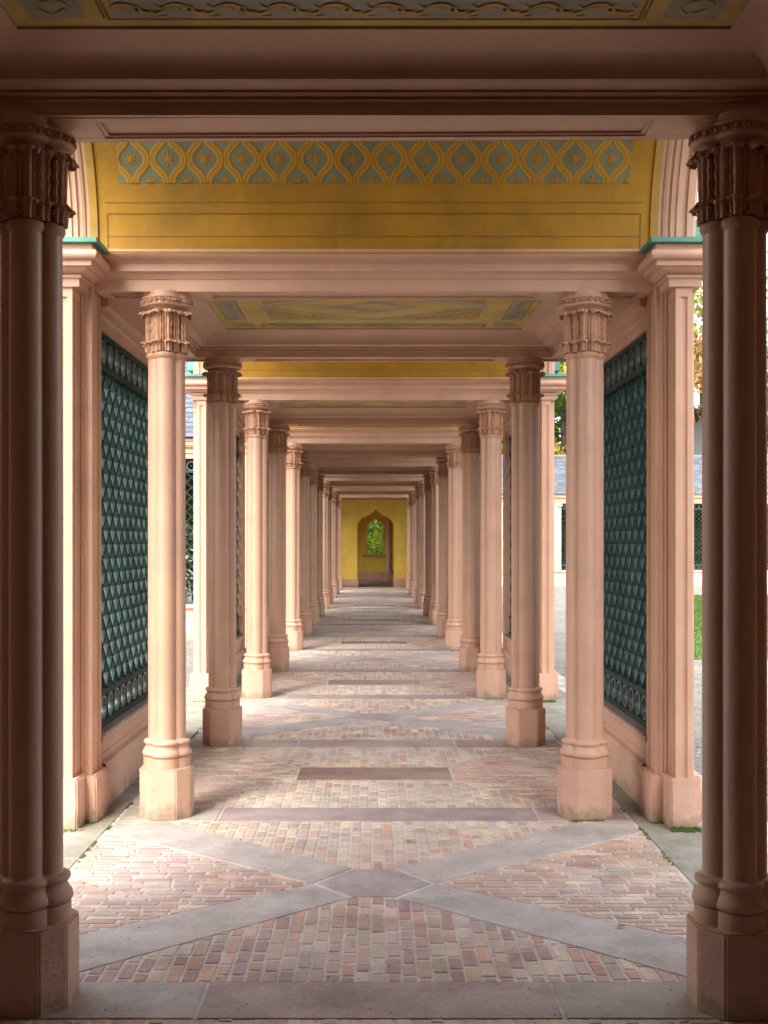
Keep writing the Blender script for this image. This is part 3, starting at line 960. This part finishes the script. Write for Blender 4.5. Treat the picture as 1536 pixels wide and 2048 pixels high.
def open_bay(y0, y1, p1, p2, p3):
    yc = (y0+y1)/2; E = 1.47
    bricks([(-1.2,y0),(1.2,y0),(.10,yc-.2),(-.10,yc-.2)], 'y', p1)
    bricks([(-1.2,y1),(1.2,y1),(.10,yc+.23),(-.10,yc+.23)], 'y', p2)
    bricks([(-E,y0+.29),(-.29,yc),(-E,y1-.25)], 'x', p3)
    bricks([(E,y0+.29),(.29,yc),(E,y1-.25)], 'x', p3)
    slab([(-.27,yc),(-.10,yc-.2),(.10,yc-.2),(.27,yc),(.10,yc+.23),(-.10,yc+.23)], (.44,.385,.41))
    for s in (-1, 1):
        slab([(s*.28,yc-.004),(s*.107,yc-.208),(s*1.2,y0),(s*E,y0),(s*E,y0+.28)], GREY)
        slab([(s*.28,yc+.004),(s*.107,yc+.238),(s*1.2,y1),(s*E,y1),(s*E,y1-.24)], (.53,.50,.49))
def flat_bay(y0, y1):
    yc = (y0+y1)/2; E = 1.47; sx, sy = .525, .205
    slab([(-sx,yc-sy),(sx,yc-sy),(sx,yc+sy),(-sx,yc+sy)], BRN)
    bricks([(-1.1,y0),(1.1,y0),(sx,yc-sy-.01),(-sx,yc-sy-.01)], 'y', PAL_C)
    bricks([(-1.1,y1),(1.1,y1),(sx,yc+sy+.01),(-sx,yc+sy+.01)], 'y', PAL_C)
    for s in (-1, 1):
        bricks([(s*(sx+.012),yc-sy),(s*(sx+.012),yc+sy),(s*1.11,y1),(s*E,y1),(s*E,y0),(s*1.11,y0)], 'x', PAL_D if s > 0 else PAL_C + PAL_D)
prev = .9
for i, (y, d) in enumerate(rows):
    cross_band(y, d < 0, i == 0)
    if i == 0: open_ = None
    if d > 0:
        flat_bay(prev+.162 if i else 2.9, y-.15)
    else:
        if i == 1: open_bay(prev+.162, y-.15, PAL_A, PAL_B, PAL_D)
        else: open_bay(prev+.162, y-.15, PAL_C + PAL_A, PAL_B + PAL_C, PAL_C + PAL_D)
    prev = y
flat_bay(prev+.162, 38.9)
# flags of the outer strips, the far pavilion and the added near room
y = 2.9
while y < 38.8:
    l = .9+.7*rf.random(); l = min(l, 38.8-y)
    for s in (-1, 1):
        if l > .2: slab([(s*1.485,y),(s*2.02,y),(s*2.02,y+l),(s*1.485,y+l)], (.33,.32,.285))
    y += l
for (ya, yb) in ((-4.4, 2.88), (38.92, 46.2)):
    y = ya
    while y < yb-.1:
        l = min(.62, yb-y); x = -1.9
        while x < 2.1:
            w_ = .5+.4*rf.random(); x2 = min(2.2, x+w_)
            slab([(x,y),(x2,y),(x2,y+l),(x,y+l)], (.30,.26,.25) if y > 10 else (.09,.075,.07)); x = x2  # unseen near flags made dark to cut bounce onto the first beam
        y += l
FB.c = (.72, .69, .66)
FB.add([(-2.04,-5,0),(2.24,-5,0),(2.24,46.3,0),(-2.04,46.3,0)], [(0,1,2,3)])
FB.c = (.3,.28,.26)
FB.add([(-2.04,-5,0),(2.24,-5,0),(2.24,-5,-.06),(-2.04,-5,-.06),(-2.04,46.3,0),(2.24,46.3,0),(2.24,46.3,-.06),(-2.04,46.3,-.06)], [(0,1,2,3),(4,5,6,7),(0,4,7,3),(1,5,6,2)])
tag(obj('paved_floor', FB.mesh('paved_floor', M['floor'])), kind='structure')
b = MB(); b.add([(-150,-60,-.035),(150,-60,-.035),(150,240,-.035),(-150,240,-.035)], [(0,1,2,3)])
tag(obj('gravel_ground', b.mesh('gravel_ground', M['gravel'])), kind='structure')
b = MB()
lw = [(4.25,15.4),(9.25,33.1),(26,33.1),(26,15.4)]
b.prism(lw, -.034, -.012)
tag(obj('lawn_ground', b.mesh('lawn_ground', M['grass'])), kind='structure')
b = MB(); rg = random.Random(3)
for i in range(26000):
    x = 4.3+rg.random()*9; y = 15.45+rg.random()*17.6
    if x < 4.25+(y-15.4)*.2825+.03: continue
    h = .03+.03*rg.random(); a = rg.random()*PI; w = .012+.004*(y-15)/3
    dx, dy = w*math.cos(a), w*math.sin(a)
    v = .8+.5*rg.random()
    w_ = rg.random(); b.c = ((.06+.05*w_)*v, .155*v, .022*v)
    b.add([(x-dx,y-dy,-.014),(x+dx,y+dy,-.014),(x+rg.uniform(-.02,.02),y,h)], [(0,1,2)])
tag(obj('grass_blades', b.mesh('grass_blades', M['leaf'])), 'short bright green lawn grass out in the courtyard', 'grass', kind='stuff')

# ------------------------------------------------------------------ moss at the feet of the piers and columns
b = MB(); rm = random.Random(5)
def mossy(x0, x1, y, amp, n, up=.0):
    for i in range(n):
        x = rm.uniform(x0, x1); yy = y - abs(rm.gauss(0, amp)); s = rm.uniform(.004, .012); h = rm.uniform(.004, .016) + up*rm.random()
        vs = [(x-s,yy-s,0),(x+s,yy-s,0),(x+s,yy+s,0),(x-s,yy+s,0),(x+rm.uniform(-s,s)*.6,yy+rm.uniform(-s,s)*.6,h)]
        b.add(vs, [(0,1,4),(1,2,4),(2,3,4),(3,0,4)])
for k, (y, d) in enumerate(rows[:6]):
    if d < 0:
        for s in (-1, 1):
            n = 420 if s > 0 else 160
            xa, xb = sorted((s*1.64, s*1.80)); mossy(xa, xb, y-.358, .02, n, .02 if s > 0 else 0)
            xa, xb = sorted((s*1.57, s*1.65)); mossy(xa, xb, y-.19, .018, n//4)
            if s > 0: mossy(1.12, 1.31, y-.15, .008, 130)
for s in (-1, 1):
    for i in range(300):
        y = rm.uniform(4.2, 11); x = s*(1.478 + rm.gauss(0, .006)); q = rm.uniform(.003,.008)
        if rm.random() < .45+.6*math.sin(y*3.7+s)*math.sin(y*9): b.add([(x-q,y-q*2,.001),(x+q,y-q,.001),(x+q,y+q*2,.001),(x-q,y+q,.001),(x,y,.012)], [(0,1,4),(1,2,4),(2,3,4),(3,0,4)])
tag(obj('moss', b.mesh('moss', M['moss'])), 'bright green moss along the foot of the piers and paving joints', 'moss', kind='stuff')

# grit, crumbs and leaf bits collected along the edges
b = MB(); rl = random.Random(12)
def crumb(x, y, z, s, c):
    b.c = c; a = rl.random()*PI
    pts = [(math.cos(a+q*2*PI/5)*s*rl.uniform(.6,1.2), math.sin(a+q*2*PI/5)*s*rl.uniform(.6,1.2)) for q in range(5)]
    b.add([(x+u, y+v, z) for u, v in pts] + [(x, y, z+s*.55)], [(k, (k+1) % 5, 5) for k in range(5)])
for i in range(2600):
    y = 3.7 + rl.random()**1.6*22; sd = rl.choice((-1, 1))
    if rl.random() < .5: x = sd*(1.58 - abs(rl.gauss(0, .09)))
    else: x = rl.uniform(-1.5, 1.5)
    c = rl.choice(((.10,.08,.06),(.20,.14,.09),(.30,.25,.20),(.16,.12,.05),(.35,.30,.26)))
    crumb(x, y, .005, rl.uniform(.0018, .0055), c)
for i in range(1500):
    y = 6 + rl.random()*12; sd = rl.choice((-1, 1)); crumb(sd*rl.uniform(1.6, 4.6), y, -.034, rl.uniform(.008, .022), rl.choice(((.30,.22,.08),(.22,.15,.06),(.14,.17,.05),(.34,.32,.28),(.42,.40,.36))))
tag(obj('leaf_litter', b.mesh('leaf_litter', M['leaf'])), 'fine grit and crumbled leaves scattered over the paving and gravel', 'litter', kind='stuff')

# ------------------------------------------------------------------ walls with ogee openings
def ogee(cx, hw, z0, zsp, zpk, n=10):
    """opening outline, counter-clockwise, from the lower left"""
    right = []
    for i in range(n+1):
        t = i/n
        if t < .55:
            q = t/.55*R(68); x = hw*(1-(1-math.cos(q))*.80); z = zsp + (zpk-zsp)*.62*math.sin(q)/math.sin(R(68))
        else:
            q = (t-.55)/.45; xb = hw*(1-(1-math.cos(R(68)))*.80); x = xb*(1-q)**1.15 + .012; z = zsp + (zpk-zsp)*(.62 + .38*(q**1.4))
        right.append((x, z))
    p = [(cx-hw, z0), (cx+hw, z0)] + [(cx+x, z) for x, z in right] + [(cx-x, z) for x, z in reversed(right)]
    return p
def wall_with_hole(b, outer, hole, y0, y1, mi_face=0, mi_rev=0):
    hole_r = hole[::-1]
    loops = [[Vector((x, z, 0)) for x, z in outer], [Vector((x, z, 0)) for x, z in hole_r]]
    tris = tessellate_polygon(loops)
    pts = outer + hole_r
    b.cur = mi_face
    for y in (y0, y1): b.add([(x, y, z) for x, z in pts], [tuple(t) for t in tris])
    for lp, mi in ((outer, mi_face), (hole, mi_rev)):
        n = len(lp); b.cur = mi
        b.add([(x, y0, z) for x, z in lp] + [(x, y1, z) for x, z in lp], [(i, (i+1) % n, n+(i+1) % n, n+i) for i in range(n)])
def pavilion(yf, sgn, label, window):
    YW = M['ywall'] if window else M['shade']
    """room behind a front wall at yf; sgn=+1 room beyond, -1 room on the near side"""
    t = thing('garden_pavilion', label, 'pavilion', (0, yf, 0))
    th = .45*sgn; dep = 6.8*sgn
    outer = [(-2.2,-.03),(2.4,-.03),(2.4,4.6),(-2.2,4.6)]
    b = MB()
    hole = ogee(.055, .64, .0, 2.10, 2.73)
    hole[0] = (hole[0][0], .0); hole[1] = (hole[1][0], .0)
    wall_with_hole(b, outer, hole, 0, th)
    obj('front_wall', b.mesh('front_wall', YW), t)
    for x0, x1 in ((-1.60, -.575), (.685, 1.60)):
        b = MB()
        ya, yb = sorted((-.035*sgn, .2*sgn)); b.box(x0, x1, ya, yb, 0, .295)
        b2_ = b
        xx = (x1-.02, x1+.02) if x0 < 0 else (x0-.02, x0+.02)
        ya, yb = sorted((.0*sgn, th+.03*sgn)); b.box(xx[0], xx[1], ya, yb, 0, .296)
        obj('wall_plinth', b.mesh('wall_plinth', M['base']), t)
    # back wall with window
    b = MB()
    yb_ = dep
    hole = ogee(.05, .335, 1.06, 2.15, 2.54)
    wall_with_hole(b, outer, hole, yb_, yb_+.4*sgn, 0, 1) if window else b.box(-2.2, 2.4, *sorted((yb_, yb_+.3*sgn)), -.03, 4.6)
    obj('back_wall', b.mesh('back_wall', [YW, M['pinkl']]), t)
    if window:
        b = MB(); b.box(-.48, .60, yb_-.06, yb_+.05, .95, 1.058)
        obj('window_ledge', b.mesh('window_ledge', M['carved']), t)
    for x in (-2.2, 2.2):
        b = MB(); ya, yb2 = sorted((th+.002*sgn, yb_-.002*sgn)); ym = (ya+yb2)/2 + .4
        if window:
            for q0, q1 in ((ya, ym-.7), (ym+.7, yb2)): b.box(x, x+.2, q0, q1, -.03, 2.5)
            b.box(x, x+.2, ya, yb2, 2.502, 4.6)
        else: b.box(x, x+.2, ya, yb2, -.03, 4.6)
        obj('side_wall', b.mesh('side_wall', YW), t)
    b = MB(); b.box(-2.0, 2.2, *sorted((yb_-.05*sgn, yb_-.001*sgn)), 0, .34)
    obj('skirting', b.mesh('skirting', M['base']), t)
    b = MB(); b.box(-2.2, 2.4, *sorted((0, yb_)), 4.6, 4.75)
    obj('ceiling_slab', b.mesh('ceiling_slab', YW), t)
    b = MB(); ya, yc_ = sorted((-.1*sgn, yb_+.5*sgn)); ym = (ya+yc_)/2
    b.add([(-2.45,ya,4.75),(2.65,ya,4.75),(2.65,yc_,4.75),(-2.45,yc_,4.75),(.1,ym,7.2)], [(0,1,4),(1,2,4),(2,3,4),(3,0,4),(3,2,1,0)])
    obj('roof', b.mesh('roof', M['slate']), t)
    return t
M['pinkl'] = paint('reveal_paint', (.55, .38, .34), .6, .1, .3)
pavilion(38.93, 1, 'yellow pavilion with ogee doorway closing the far end of the walk', True)
pavilion(1.05, -1, 'added unseen brown pavilion room around the viewpoint, shading the front of the walk', False)  # room added out of view so the foreground falls into shade
# round column inside the far pavilion
t = thing('round_column', 'smooth round pink column standing inside the far yellow doorway', 'column', (.585, 44.75, 0))
b = MB(); b.box(-.31, -.04, -.30, .3, 0, .32); b.box(-.038, .31, -.42, .3, 0, .315)
obj('pedestal', b.mesh('pedestal', M['base']), t)
b = MB(); b.lathe([(.22,.31),(.22,.36),(.17,.42),(.15,.47),(.125,.52),(.12,1.2),(.115,4.6)], 0.02, 0, 28)
obj('shaft', b.mesh('round_shaft', M['shaft'], 35), t)

# ------------------------------------------------------------------ cross wings seen through the side arches
def wing(xa, xb, yf, label, npan, ridge=4.8, roofdep=1.9):
    t = thing('lattice_wing', label, 'building', (0, yf, 0))
    x0, x1 = sorted((xa, xb))
    b = MB(); b.box(x0, x1, 0, .35, -.04, .50); b.box(x0-.01, x1+.01, -.03, .36, -.04, .22)
    obj('wall', b.mesh('wing_wall', M['base']), t)
    b = MB(); b.box(x0-.02, x1+.02, -.05, .38, .501, .56)
    obj('sill', b.mesh('wing_sill', M['pink']), t)
    W = (x1-x0)/npan
    LL = W-.42
    lm = lattice_meshes(LL)
    for i in range(npan):
        xc = x0 + (i+.5)*W
        for n, me in zip(('lattice_frame', 'lattice_slats', 'ring_row', 'ring_row'), lm):
            o = obj(n, me, t, (xc, .14, .09)); o.rotation_euler = (0, 0, PI/2)
    for i in range(npan+1):
        xc = x0 + i*W
        b = MB(); b.box(-.22, .22, .002, .34, .56, 2.972); b.box(-.08, .08, -.05, .01, .56, 2.972); b.box(-.25, .25, -.055, .345, 2.86, 2.968)
        obj('pilaster', b.mesh('wing_pilaster', M['pink']), t, (xc, 0, 0))
    b = MB()
    b.sweep([(x0-.06, 0), (x1+.06, 0)], [(-.3,2.972),(.02,2.972),(.02,3.05),(.05,3.06),(.05,3.13),(.10,3.15),(.13,3.19),(.13,3.24),(.16,3.25),(.16,3.29),(-.3,3.295)], side=-1)
    b.box(x0-.06, x1+.06, .1, .6, 2.98, 3.28)
    obj('entablature', b.mesh('wing_entablature', M['pink']), t)
    me = bpy.data.meshes.new('wing_roof')
    ye, yr = -.22, roofdep
    Z0 = 3.30
    me.from_pydata([(x0-.1,ye,Z0),(x1+.1,ye,Z0),(x1+.1,yr,ridge),(x0-.1,yr,ridge),(x1+.1,2*yr-ye,Z0),(x0-.1,2*yr-ye,Z0)], [], [(0,1,2,3),(3,2,4,5),(0,3,5),(1,4,2),(0,5,4,1)])
    uv = me.uv_layers.new(name='UVMap')
    sl = math.hypot(yr-ye, ridge-Z0)
    u = [(x0,0),(x1,0),(x1,sl),(x0,sl), (x0,sl),(x1,sl),(x1,0),(x0,0)]
    for i, q in enumerate(u): uv.data[i].uv = q
    me.materials.append(M['slate'])
    rf_ = obj('roof', me, t)
    # overlapping courses of slates, each row a thin lifted strip
    b = MB(); rr = random.Random(9)
    n = int(sl/.15); dy, dz = (yr-ye)/sl, (ridge-Z0)/sl
    for i in range(n):
        s0 = i*.15; s1 = s0+.165; x = x0-.1
        while x < x1+.1:
            w = .2+.08*rr.random(); lift = .012+.006*rr.random()
            sk = rr.uniform(-.01,.01); x2 = min(x+w, x1+.1)
            v = .7+.6*rr.random(); b.c = (.10*v, .12*v, .15*v)
            ya, za = ye+dy*(s0+sk), Z0+dz*(s0+sk); yb2, zb2 = ye+dy*s1, Z0+dz*s1
            b.add([(x+.003,ya-dz*lift,za+dy*lift),(x2-.003,ya-dz*lift,za+dy*lift),(x2-.003,yb2-dz*.004,zb2+dy*.004),(x+.003,yb2-dz*.004,zb2+dy*.004)], [(0,1,2,3)])
            x = x2
    obj('slates', b.mesh('slates', M['slatec']), rf_)
    return t
M['slatec'] = attr_mat('slate_tiles', .5, 0, .5)
wing(-2.05, -9.3, 18.42, 'nearer side wing with green lattice and slate roof, opposite the lawn', 4, 5.0)
wing(2.55, 18.4, 40.1, 'distant wing with green lattice and slate roof beyond the lawn', 8, 4.9, 2.4)
# taller slate roof behind the far right wing
t = thing('corner_pavilion', 'taller corner pavilion roof rising behind the distant wing', 'pavilion', (13.9, 47.2, 0))
b = MB(); b.box(-2.4, 2.4, -2, 2, -.04, 3.6); obj('wall', b.mesh('corner_wall', M['ywall']), t)
b = MB(); b.add([(-2.7,-2.3,3.6),(2.7,-2.3,3.6),(2.7,2.3,3.6),(-2.7,2.3,3.6),(0,0,6.9)], [(0,1,4),(1,2,4),(2,3,4),(3,0,4),(3,2,1,0)])
b2 = b; obj('roof', b2.mesh('corner_roof', M['slate']), t)

# ------------------------------------------------------------------ trees and shrubs
def tree(x, y, h, cr, label, cols, seed, dens=1.0, leafs=.11, trunk=True, name='leafy_tree', cat='tree', z0=None, group='trees around the courtyard'):
    r = random.Random(seed)
    t = thing(name, label, cat, (x, y, 0), group)
    z0 = h*.22 if z0 is None else z0
    # trunk and limbs
    b = MB()
    tips = []
    def limb(p, q, r0, r1, n=5, seg=7):
        d = (q-p); L = d.length; d.normalize()
        s = d.cross(Vector((0,0,1)) if abs(d.z) < .9 else Vector((1,0,0))).normalized(); u = d.cross(s)
        vs = []
        off = Vector((0,0,0))
        for j in range(n+1):
            f = j/n
            if 0 < j < n: off = Vector((r.uniform(-1,1), r.uniform(-1,1), 0))*L*.03
            c = p.lerp(q, f) + off*(1 if 0 < j < n else 0); rad = r0+(r1-r0)*f
            for k in range(seg):
                a = 2*PI*k/seg; vs.append(c + s*rad*math.cos(a) + u*rad*math.sin(a))
        b.add(vs, [(j*seg+k, j*seg+(k+1) % seg, (j+1)*seg+(k+1) % seg, (j+1)*seg+k) for j in range(n) for k in range(seg)])
    top = Vector((r.uniform(-.3,.3), r.uniform(-.3,.3), h*.78))
    limb(Vector((0,0,-.05)), top, h*.022+.03, h*.006+.01, 8)
    nb = 9
    for i in range(nb):
        f = .25+.6*i/nb; st = Vector((top.x*f, top.y*f, h*.78*f)); a = i*2.4+r.random()
        l = cr*(.75+.3*r.random()); e = st + Vector((math.cos(a)*l, math.sin(a)*l, l*(.45+.5*r.random())))
        limb(st, e, h*.009+.012, .012, 5, 5); tips.append(e)
        for q in range(3):
            m = st.lerp(e, .4+.2*q); g = m + Vector((r.uniform(-1,1), r.uniform(-1,1), r.uniform(.1,1)))*cr*.4
            limb(m, g, .02, .008, 3, 4); tips.append(g)
    obj('trunk', b.mesh('trunk', M['bark'], 60), t)
    # leaf clumps
    b = MB()
    cl = []
    for i in range(int(46*dens)):
        th = r.random()*2*PI; q = r.random()
        z = z0 + (h-z0)*(.04+.94*q); prof = math.sin(PI*min(1, .16+.80*q))**.7
        rr = cr*prof*(.35+.65*math.sqrt(r.random()))
        cl.append((Vector((rr*math.cos(th), rr*math.sin(th), z)), cr*r.uniform(.17,.34)))
    for e in tips: cl.append((e, cr*r.uniform(.15,.25)))
    for c, s in cl:
        base = r.choice(cols); vv = r.uniform(.75, 1.2)
        for k in range(int(130*dens)):
            d = Vector((r.gauss(0,1), r.gauss(0,1), r.gauss(0,.75))); d = d.normalized()*s*(r.random()**.4)
            p = c + d
            if p.z < .1: p.z = .1 + r.random()*.3
            n1 = Vector((r.gauss(0,1), r.gauss(0,1), r.gauss(0,1))).normalized(); n2 = n1.cross(Vector((r.gauss(0,1), r.gauss(0,1), r.gauss(0,1)))).normalized()
            l = leafs*r.uniform(.6,1.3); w = l*.5
            v = vv*r.uniform(.75,1.3); b.c = tuple(q_*v*1.5 for q_ in base)
            b.add([p-n1*l, p+n2*w, p+n1*l, p-n2*w], [(0,1,2,3)])
    obj('crown', b.mesh('crown', M['leaf']), t)
    return t
G1 = [(.07,.15,.025),(.10,.19,.03),(.16,.22,.035),(.05,.11,.03)]
G2 = [(.13,.22,.03),(.26,.27,.04),(.34,.26,.04),(.09,.17,.03)]
G3 = [(.30,.24,.05),(.28,.16,.05),(.17,.20,.04),(.11,.16,.03)]
tree(7.9, 46.5, 11.5, 4.2, 'broad green and yellow tree above the distant wing slate roof', G2, 1, 1.4, .16)
tree(14.6, 50, 14.5, 4.6, 'tall autumn tree with orange leaves beyond the lawn', G3, 2, .9, .17)
tree(19.5, 47, 13, 4.5, 'yellow green tree behind the outer end of the distant wing', G2, 3, .9, .17)
tree(3.8, 50, 10, 3.6, 'round green tree between the yellow pavilion and the distant wing', G1, 4, 1, .15)
tree(-7.4, 25, 9.5, 3.4, 'green tree rising behind the nearer wing slate roof', G2, 5, 1, .13)
tree(-3.6, 22.6, 3.6, 1.6, 'small orange autumn tree seen through the nearer wing lattice', G3, 6, .9, .08, z0=.4)
tree(-11.5, 21, 10, 3.6, 'dense green tree past the outer end of the nearer wing', G1, 7, 1, .13)
tree(6.4, 43.9, 3.4, 1.5, 'low orange and green bush behind the distant wing lattice', G3, 9, 1, .10, z0=.2, name='garden_bush', cat='bush', group='bushes behind the lattice')
tree(9.6, 44.0, 3.4, 1.6, 'low dark green bush behind the distant wing lattice', G1, 10, 1, .10, z0=.2, name='garden_bush', cat='bush', group='bushes behind the lattice')
tree(12.0, 44.1, 3.2, 1.5, 'low autumn coloured bush behind the end of the distant lattice', G3, 11, 1, .10, z0=.2, name='garden_bush', cat='bush', group='bushes behind the lattice')
tree(.35, 49.6, 4.6, 2.3, 'bright green and yellow shrub filling the far pavilion window', [(.20,.36,.07),(.32,.42,.08),(.50,.46,.10),(.20,.34,.14)], 8, 2.4, .10, z0=.1, name='window_shrub', cat='shrub')

# a few fallen leaves
b0 = [(.32,.2,.06),(.25,.12,.05),(.4,.3,.1)]
for i, (x, y) in enumerate(((-.83, 7.05), (.55, 9.3), (-.25, 10.4), (1.02, 4.6), (-2.25, 12.3), (-1.62, 6.15), (.18, 5.9))):
    b = MB(); s = .016
    a = i*1.7
    pts = [(0,-1.4),( .7,-.2),(.5,.8),(0,1.5),(-.5,.8),(-.7,-.2)]
    vs = [(s*(px*math.cos(a)-py*math.sin(a)), s*(px*math.sin(a)+py*math.cos(a)), .004+.005*abs(px)) for px, py in pts]
    b.c = b0[i % 3]; b.add(vs, [(0,1,2,3),(0,3,4,5)])
    o = obj('fallen_leaf', b.mesh('fallen_leaf', M['leaf']), None, (x, y, .009 if abs(x) < 2 else -.03))
    tag(o, ['small brown leaf on the paving near the brown centre slab', 'tiny dark leaf far down the middle of the walk', 'tiny tan leaf in the middle of the walk beyond the slab', 'small dark leaf beside the front grey slab on the lawn side', 'brown leaf on the gravel outside the arches', 'ochre leaf by the foot of a wall pier', 'tiny brown leaf on the bricks near the centre'][i], 'leaf', 'fallen leaves')

# ------------------------------------------------------------------ light
w = bpy.data.worlds.new('World'); sc.world = w; w.use_nodes = True
nt = w.node_tree; bg = nt.nodes['Background']
sky = nt.nodes.new('ShaderNodeTexSky'); sky.sky_type = 'NISHITA'; sky.sun_disc = False
EL, AZ = R(50), R(200)      # azimuth from +Y clockwise
sky.sun_elevation = EL; sky.sun_rotation = AZ
sky.air_density = 1.0; sky.dust_density = 5.0; sky.ozone_density = 1.0
hs = nt.nodes.new('ShaderNodeHueSaturation'); hs.inputs['Saturation'].default_value = .40
nt.links.new(sky.outputs[0], hs.inputs['Color'])
nt.links.new(mix(nt, 1.0, hs.outputs[0], (1.05, 1.0, .94), 'MULTIPLY'), bg.inputs[0]); bg.inputs[1].default_value = .15
sun = bpy.data.lights.new('sun', 'SUN'); sun.energy = .22; sun.angle = R(40); sun.color = (1, .94, .86)
so = bpy.data.objects.new('sun', sun); COL.objects.link(so)
d = Vector((math.sin(AZ)*math.cos(EL), math.cos(AZ)*math.cos(EL), math.sin(EL)))
so.rotation_euler = d.to_track_quat('Z', 'Y').to_euler()

# ------------------------------------------------------------------ camera
cam = bpy.data.cameras.new('camera'); co = bpy.data.objects.new('camera', cam); COL.objects.link(co)
co.location = (0, 0, 1.6); co.rotation_euler = (R(90), 0, 0)
cam.sensor_fit = 'VERTICAL'; cam.sensor_height = 36; cam.sensor_width = 27
cam.lens = 2230/2048*36
cam.shift_x = 20/2048; cam.shift_y = 59/2048
cam.clip_start = .05; cam.clip_end = 600
sc.camera = co
vs = sc.view_settings
vs.view_transform = 'Standard'; vs.look = 'None'; vs.gamma = 1; vs.exposure = 2.38
cy = sc.cycles
cy.use_denoising = True
cy.max_bounces = 10; cy.diffuse_bounces = 6; cy.glossy_bounces = 3; cy.transmission_bounces = 2; cy.sample_clamp_indirect = 6
cy.caustics_reflective = False; cy.caustics_refractive = False
